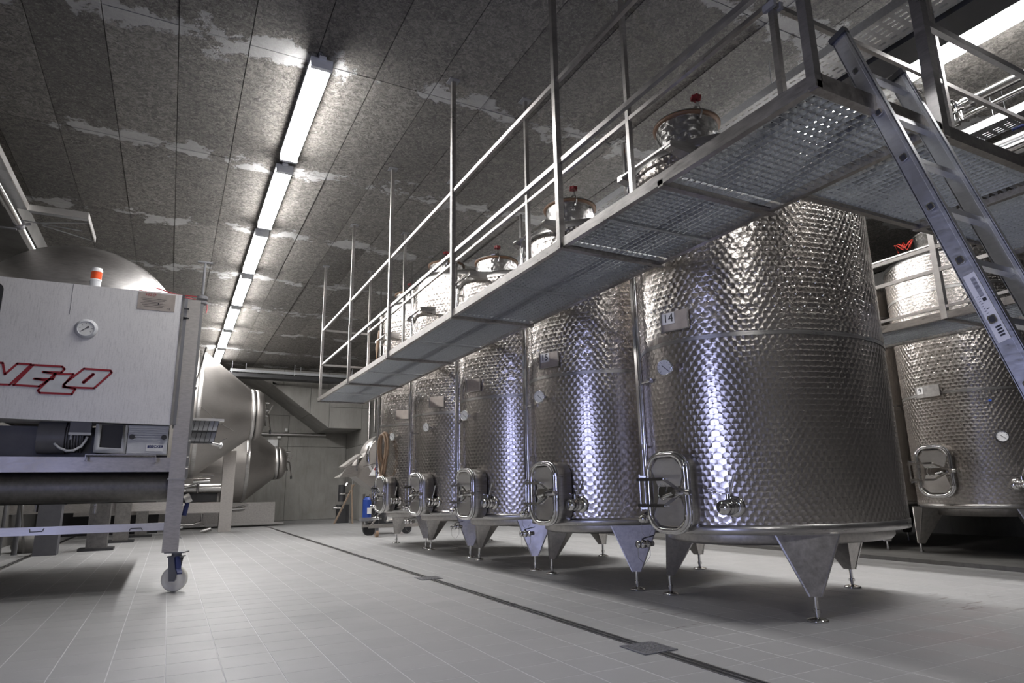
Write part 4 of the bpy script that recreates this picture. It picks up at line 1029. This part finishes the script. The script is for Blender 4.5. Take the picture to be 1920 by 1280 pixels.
# ------------------------------------------------------------------ rotary vats behind
def vat(x0, y, zc, Rb, Rs, L, label, big_left=3.0, door=(0, 0)):
    t = thing('cone_vat', label, 'vat', (x0, y, zc)); mx = frame((0, 0, 0), (1, 0, 0))
    cb = MB().lathe([(Rb, -big_left), (Rb, 0), (Rb*.985, .06)], mx, 56).obj('drum', 'cone', t)
    MB().lathe([(Rb*.985, .06), (Rs, L)], mx, 56).obj('cone', 'cone', t)
    MB().lathe([(Rb+.01, -.05), (Rb+.02, 0), (Rb+.005, .05)], mx, 56).obj('seam_ring', 'plain', t)
    MB().lathe([(Rs+.01, L-.03), (Rs+.035, L-.02), (Rs+.035, L+.07), (Rs, L+.075)], mx, 48).obj('door_ring', 'strip', t)
    MB().lathe([(Rs-.02, L+.07), (Rs-.02, L+.10)], mx, 48).obj('gasket', 'dark', t)
    d = MB().lathe([(Rs-.03, L+.09), (Rs+.02, L+.10), (Rs+.02, L+.17), (Rs-.06, L+.29), (Rs*.5, L+.36), (0, L+.38)], mx, 48).obj('door', 'cone', t)
    h = MB()
    for q in range(5):
        a = q*PI*2/5+.5; u = Vector((0, math.cos(a), math.sin(a)))
        p = Vector((L+.36, 0, 0)); h.bar(p+u*.1, p+u*(Rs*.55)+Vector((.04, 0, 0)), .03, .03)
    h.cyl((L+.34, 0, 0), (L+.48, 0, 0), .04, n=10)
    for z in (.34, .14): h.cyl((L+.30, -.1, z), (L+.46, -.1, z), .035, n=10)
    h.obj('hand_wheel', 'polish', d)
    k = MB(); k.bar((L+.46, -.1, .0), (L+.52, -.16, -.42), .03, .03); k.bar((L+.46, -.1, .05), (L+.56, -.1, .28), .03, .03); k.obj('door_lever', 'polish', d)
    k = MB(); k.cyl((L+.52, -.16, -.42), (L+.525, -.165, -.52), .03, n=8); k.obj('lever_grip', 'black', d)
    return t
v1 = vat(.45, 19.0, 3.12, 1.68, .66, 1.34, 'large steel cone vat pointing right beside the press column')
m = MB(); m.bar((.05, -1.70, 1.45), (-.12, -1.66, .45), .05, .03); o = m.obj('inspection_bar', 'polish', v1)
m = MB(); m.cyl((-.12, -1.66, .45), (-.13, -1.66, .40), .05, n=8); m.obj('bar_end', 'black', o)
m = MB(); m.tube([(.06, -1.66, -.02), (.5, -1.3, -.36), (.9, -1.02, -.55)], .008, 6); m.obj('weld_line', 'plain', v1)
vf = thing('fermenter_stand', 'rectangular steel frame and trough under the cone vats', 'frame', (1.3, 19.5, 0))
m = MB(); m.bb(-.02, .30, .55, .85, 0, 2.2); o = m.obj('post', 'frame', vf)
m = MB(); m.bb(-3.4, -.02, .57, .83, .52, .80); m.obj('beam', 'frame', vf)
m = MB(); m.cyl((-3.4, .7, 1.17), (-.03, .7, 1.17), .13, n=16); m.obj('pipe_run', 'plain', vf)
m = MB(); m.bb(-3.4, -.04, .95, 1.0, .80, 1.6); m.obj('back_plate', 'cone', vf)
m = MB(); m.bb(-3.2, -.1, .75, .92, .82, 1.05); m.obj('trough', 'dark', vf)
m = MB(); m.cyl((-1.0, .45, 1.20), (-.35, .45, 1.36), .03, n=10); m.cyl((-.75, .45, 1.36), (-.33, .45, 1.38), .075, n=14); m.cyl((-.62, .4, 1.28), (-.62, .4, 1.05), .035, n=10); m.bar((-.6, .45, 1.5), (-.25, .45, 1.52), .03, .02); m.obj('valve', 'polish', vf)
m = MB(); m.tube([(-2.8, .6, .22), (-.65, .6, .22), (-.45, .6, .3), (-.45, .6, .5)], .035, 8); m.obj('floor_pipe', 'plain', vf)
m = MB(); m.cyl((-.45, .55, .03), (-.2, .55, .10), .06, n=10); m.obj('pipe_foot', 'plain', vf)
v2 = vat(2.05, 22.6, 1.98, 1.22, .50, .92, 'smaller steel cone vat behind the first, near the back wall', 4.0)
m = MB(); m.bb(.1, 1.15, 22.9, 23.4, .1, 1.1); 
b2_ = thing('low_cabinet', 'flat steel base cabinet under the rear cone vat', 'cabinet', (2.2, 22.5, 0))
m = MB(); m.bb(-3.0, .86, .0, .7, .12, .74); m.obj('body', 'leg', b2_)
m = MB(); m.bb(-3.0, 1.15, -.02, .8, .05, .12); m.obj('plinth', 'plain', b2_)
m = MB(); m.cyl((-.45, -.1, .55), (-.05, -.1, .57), .05, n=10); m.bar((-.3, -.1, .62), (.05, -.1, .68), .03, .02); m.obj('valve', 'polish', b2_)
# support legs of the vat installation, seen under the press
for i, (x, y, wdt, lb) in enumerate(((-1.15, 15.2, .34, 'wide square steel leg with foot plate under the press'), (-.88, 17.4, .30, 'square steel leg behind the wide one under the press'), (-.55, 19.3, .26, 'farthest square steel leg seen below the press'))):
    t = thing('support_column', lb, 'column', (x, y, 0))
    m = MB(); m.bb(-wdt/2, wdt/2, -wdt/2, wdt/2, .05, 1.38); m.obj('column', 'shadesteel', t)
    m = MB(); m.bb(-wdt/2-.12, wdt/2+.12, -wdt/2-.05, wdt/2+.05, 0, .05); m.obj('foot_plate', 'dark', t)
m = MB(); m.bb(-3, .1, 17.6, 17.8, .66, .86); m.obj('cross_pipe', 'frame', label='long low steel beam behind the press legs', cat='beam')
m = MB(); m.bb(-2.9, -.2, 20.9, 21.1, .0, 1.9); m.obj('back_screen', 'dark', label='dark sheet standing in for dark clutter behind the press', cat='panel')  # added dark sheet in place of modelled clutter
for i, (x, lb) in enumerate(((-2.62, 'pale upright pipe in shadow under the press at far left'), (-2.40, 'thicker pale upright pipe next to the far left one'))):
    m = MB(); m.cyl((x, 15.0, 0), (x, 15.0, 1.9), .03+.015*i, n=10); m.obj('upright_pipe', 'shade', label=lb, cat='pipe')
t = thing('must_pump', 'small dark pump with shiny fittings in shadow under the press', 'pump', (-1.75, 14.6, 0))
m = MB(); m.cyl((-.35, 0, 1.0), (.1, 0, 1.0), .13, n=16); m.bb(-.3, .05, -.15, .15, 0, .9); m.obj('body', 'motor', t)
m = MB(); m.cyl((-.35, -.05, .75), (-.35, -.05, 1.35), .035, n=10); m.cyl((.55, -.05, .7), (.55, -.05, 1.1), .035, n=10); m.cyl((.47, -.05, 1.08), (.67, -.05, 1.1), .07, n=12); m.cyl((-.32, -.05, 1.36), (.0, -.05, 1.42), .04, n=10); m.obj('fitting', 'polish', t)
m = MB(); m.tube([(-.6, 0, 1.35), (-.58, .0, .9), (-.5, 0, .4), (-.45, 0, .05)], .02, 8); m.obj('green_hose', 'stone', t)
m = MB(); m.lathe([(.0, 0), (.32, 0), (.36, .10), (.36, .20), (.28, .30), (0, .32)], Matrix.Translation((-2.2, 15.6, 0)), 28)
m.obj('hose_sack', 'stone', label='rounded grey sack lying behind the left wheel of the press', cat='sack')

# ------------------------------------------------------------------ crusher and cart near the last tank
t = thing('grape_crusher', 'steel hopper machine with warning sign beside the last tank', 'crusher', (4.5, 16.0, 0))
cy_ = 0
def xz(poly, y0, y1): return xz_prism(poly, y0, y1)
m = xz([(-.95, 1.35), (-.58, 1.37), (-.10, 1.02), (.35, .90), (.75, 1.0), (.75, 1.6), (.2, 1.75), (-.35, 1.93), (-.55, 1.60)], -.35, .35); hp_ = m.obj('hopper', 'cone', t)
m = xz([(-.97, 1.34), (-.60, 1.36), (-.38, 1.62), (-.80, 1.62)], -.42, -.36); m.obj('chute_face', 'tube', t)
m = xz([(-.90, 1.60), (-.50, 1.90), (-.46, 1.86), (-.86, 1.56)], -.42, .1); m.obj('chute_lid', 'cone', t)
m = MB(); m.lathe([(.52, -.34), (.56, -.30), (.56, .30), (.52, .34)], frame((.22, 0, 1.85), (0, 1, 0)), 32); m.cyl((.22, -.34, 1.85), (.22, .34, 1.85), .50, n=32); m.obj('drum_cover', 'cone', t)
m = MB(); m.lathe([(.50, -.37), (.57, -.36), (.57, -.33)], frame((.22, 0, 1.85), (0, 1, 0)), 32); m.obj('cover_rim', 'polish', t)
m = MB(); m.cyl((-.45, -.5, 1.58), (-.15, -.5, 1.66), .02, n=8); m.cyl((-.6, -.5, 1.5), (-.58, -.5, 1.8), .02, n=8); m.bar((-.1, -.5, 1.72), (.15, -.5, 1.58), .025, .02); m.obj('latch_bar', 'polish', t)
mm = face_m((-.12, -.44, 1.50), (0, -1, 0)); m = MB(); m.prism([(-.17, -.12), (.17, -.12), (0, .17)], 0, .01, mm); s_ = m.obj('warning_sign', 'white', t)
m = MB(); m.prism([(-.03, -.06), (.05, -.02), (.0, .03), (.05, .08), (-.02, .09), (-.06, .02), (-.01, -.0)], .011, .016, mm); m.obj('sign_symbol', 'redp', s_)
m = MB(); m.bb(.30, .44, -.44, -.36, 1.25, 2.15); o = m.obj('switch_panel', 'white', t)
m = MB(); m.cyl((.37, -.445, 1.55), (.37, -.46, 1.55), .045, n=12); m.obj('stop_button', 'redp', o)
m = MB(); m.bb(.31, .43, -.45, -.44, 1.78, 1.82); m.bar((.36, -.445, 1.9), (.39, -.445, 2.05), .012, .01); m.obj('switch_print', 'ink', o)
m = MB()
for a, b in (((-.2, -.3, .95), (-.2, -.3, .12)), ((.7, -.3, .95), (.7, -.3, .12)), ((-.2, .3, .95), (-.2, .3, .12)), ((.7, .3, .95), (.7, .3, .12))): m.bar(a, b, .05, .05)
m.obj('leg', 'frame', t)
m = MB(); m.bb(-.15, .6, -.28, .28, .25, .9); m.obj('pump_body', 'dark', t)
m = MB(); m.cyl((-.22, -.38, .14), (-.22, -.30, .14), .15, n=20); m.cyl((.7, -.38, .12), (.7, -.30, .12), .12, n=20); m.obj('wheel', 'black', t)
m = MB(); m.cyl((-.28, -.50, .42), (-.28, -.50, .82), .10, n=18); m.cyl((-.28, -.50, .82), (-.28, -.5, .88), .10, .05, n=18)
o = m.obj('blue_canister', 'blue', label='blue canister standing beside the hopper machine', cat='canister'); o.location = (4.45, 16.0, 0)
m = MB(); m.bb(-.30, -.20, -.612, -.60, .50, .64); m.obj('canister_label', 'white', o)
m = MB(); m.bb(-.42, -.14, -.62, -.38, .34, .42); m.obj('canister_shelf', 'shade', o)
t = thing('hand_cart', 'low steel hand cart with one front caster under the hopper machine', 'cart', (4.25, 14.9, 0))
m = MB(); m.bb(-.2, 1.1, -.05, .0, .20, .26); m.bb(-.2, 1.1, .45, .5, .20, .26); m.bar((-.15, -.02, .25), (.20, -.02, .72), .05, .03); m.bar((-.05, -.02, .76), (.3, -.02, .74), .05, .03); m.obj('frame', 'frame', t)
m = MB(); m.cyl((-.03, .0, .075), (.03, .0, .075), .075, n=18); m.obj('wheel', 'hose', t)
m = MB(); m.bar((.0, .0, .08), (.0, .0, .2), .07, .06); m.obj('caster_fork', 'shade', t)
m = MB(); m.cyl((.25, .1, .45), (.60, .1, .42), .11, n=16); m.cyl((.22, .1, .45), (.28, .1, .45), .14, n=16); m.cyl((.55, .1, .50), (.75, .1, .62), .06, n=12); m.obj('pump_head', 'polish', t)
m = MB(); m.lathe([(.17, .0), (.17, .03), (.12, .04), (.03, .42), (0, .43)], Matrix.Translation((5.5, 16.9, 0)), 20); m.obj('traffic_cone', 'cone_or', label='orange red cone on the floor behind the last tank leg', cat='cone')
t = thing('hose_stand', 'two pale wooden poles crossed and leaning near the back wall', 'poles', (5.4, 22, 0))
m = MB(); m.bar((-.55, 0, 0), (.1, .2, 1.25), .05, .04); o = m.obj('pole', 'wood', t)
m = MB(); m.bar((.05, 0, 0), (.0, .1, 1.25), .05, .04); m.obj('pole', 'wood', t)
t = thing('transfer_pump', 'small dark pump with shiny taps in front of the alcove', 'pump', (5.2, 22.6, 0))
m = MB(); m.cyl((0, 0, .7), (0, 0, 1.25), .12, n=14); m.bb(-.15, .25, -.1, .1, .0, .6); m.obj('body', 'dark', t)
m = MB(); m.cyl((-.1, -.12, .95), (.2, -.12, .95), .04, n=8); m.cyl((-.3, -.12, .5), (.05, -.12, .5), .05, n=8); m.cyl((.1, -.12, 1.2), (.16, -.12, 1.3), .08, n=8); m.obj('tap', 'polish', t)
m = MB(); m.cyl((5.75, 23.4, .0), (5.75, 23.4, 2.2), .03, n=8); m.obj('steel_rod', 'plain', label='thin upright steel rod in front of the alcove', cat='rod')
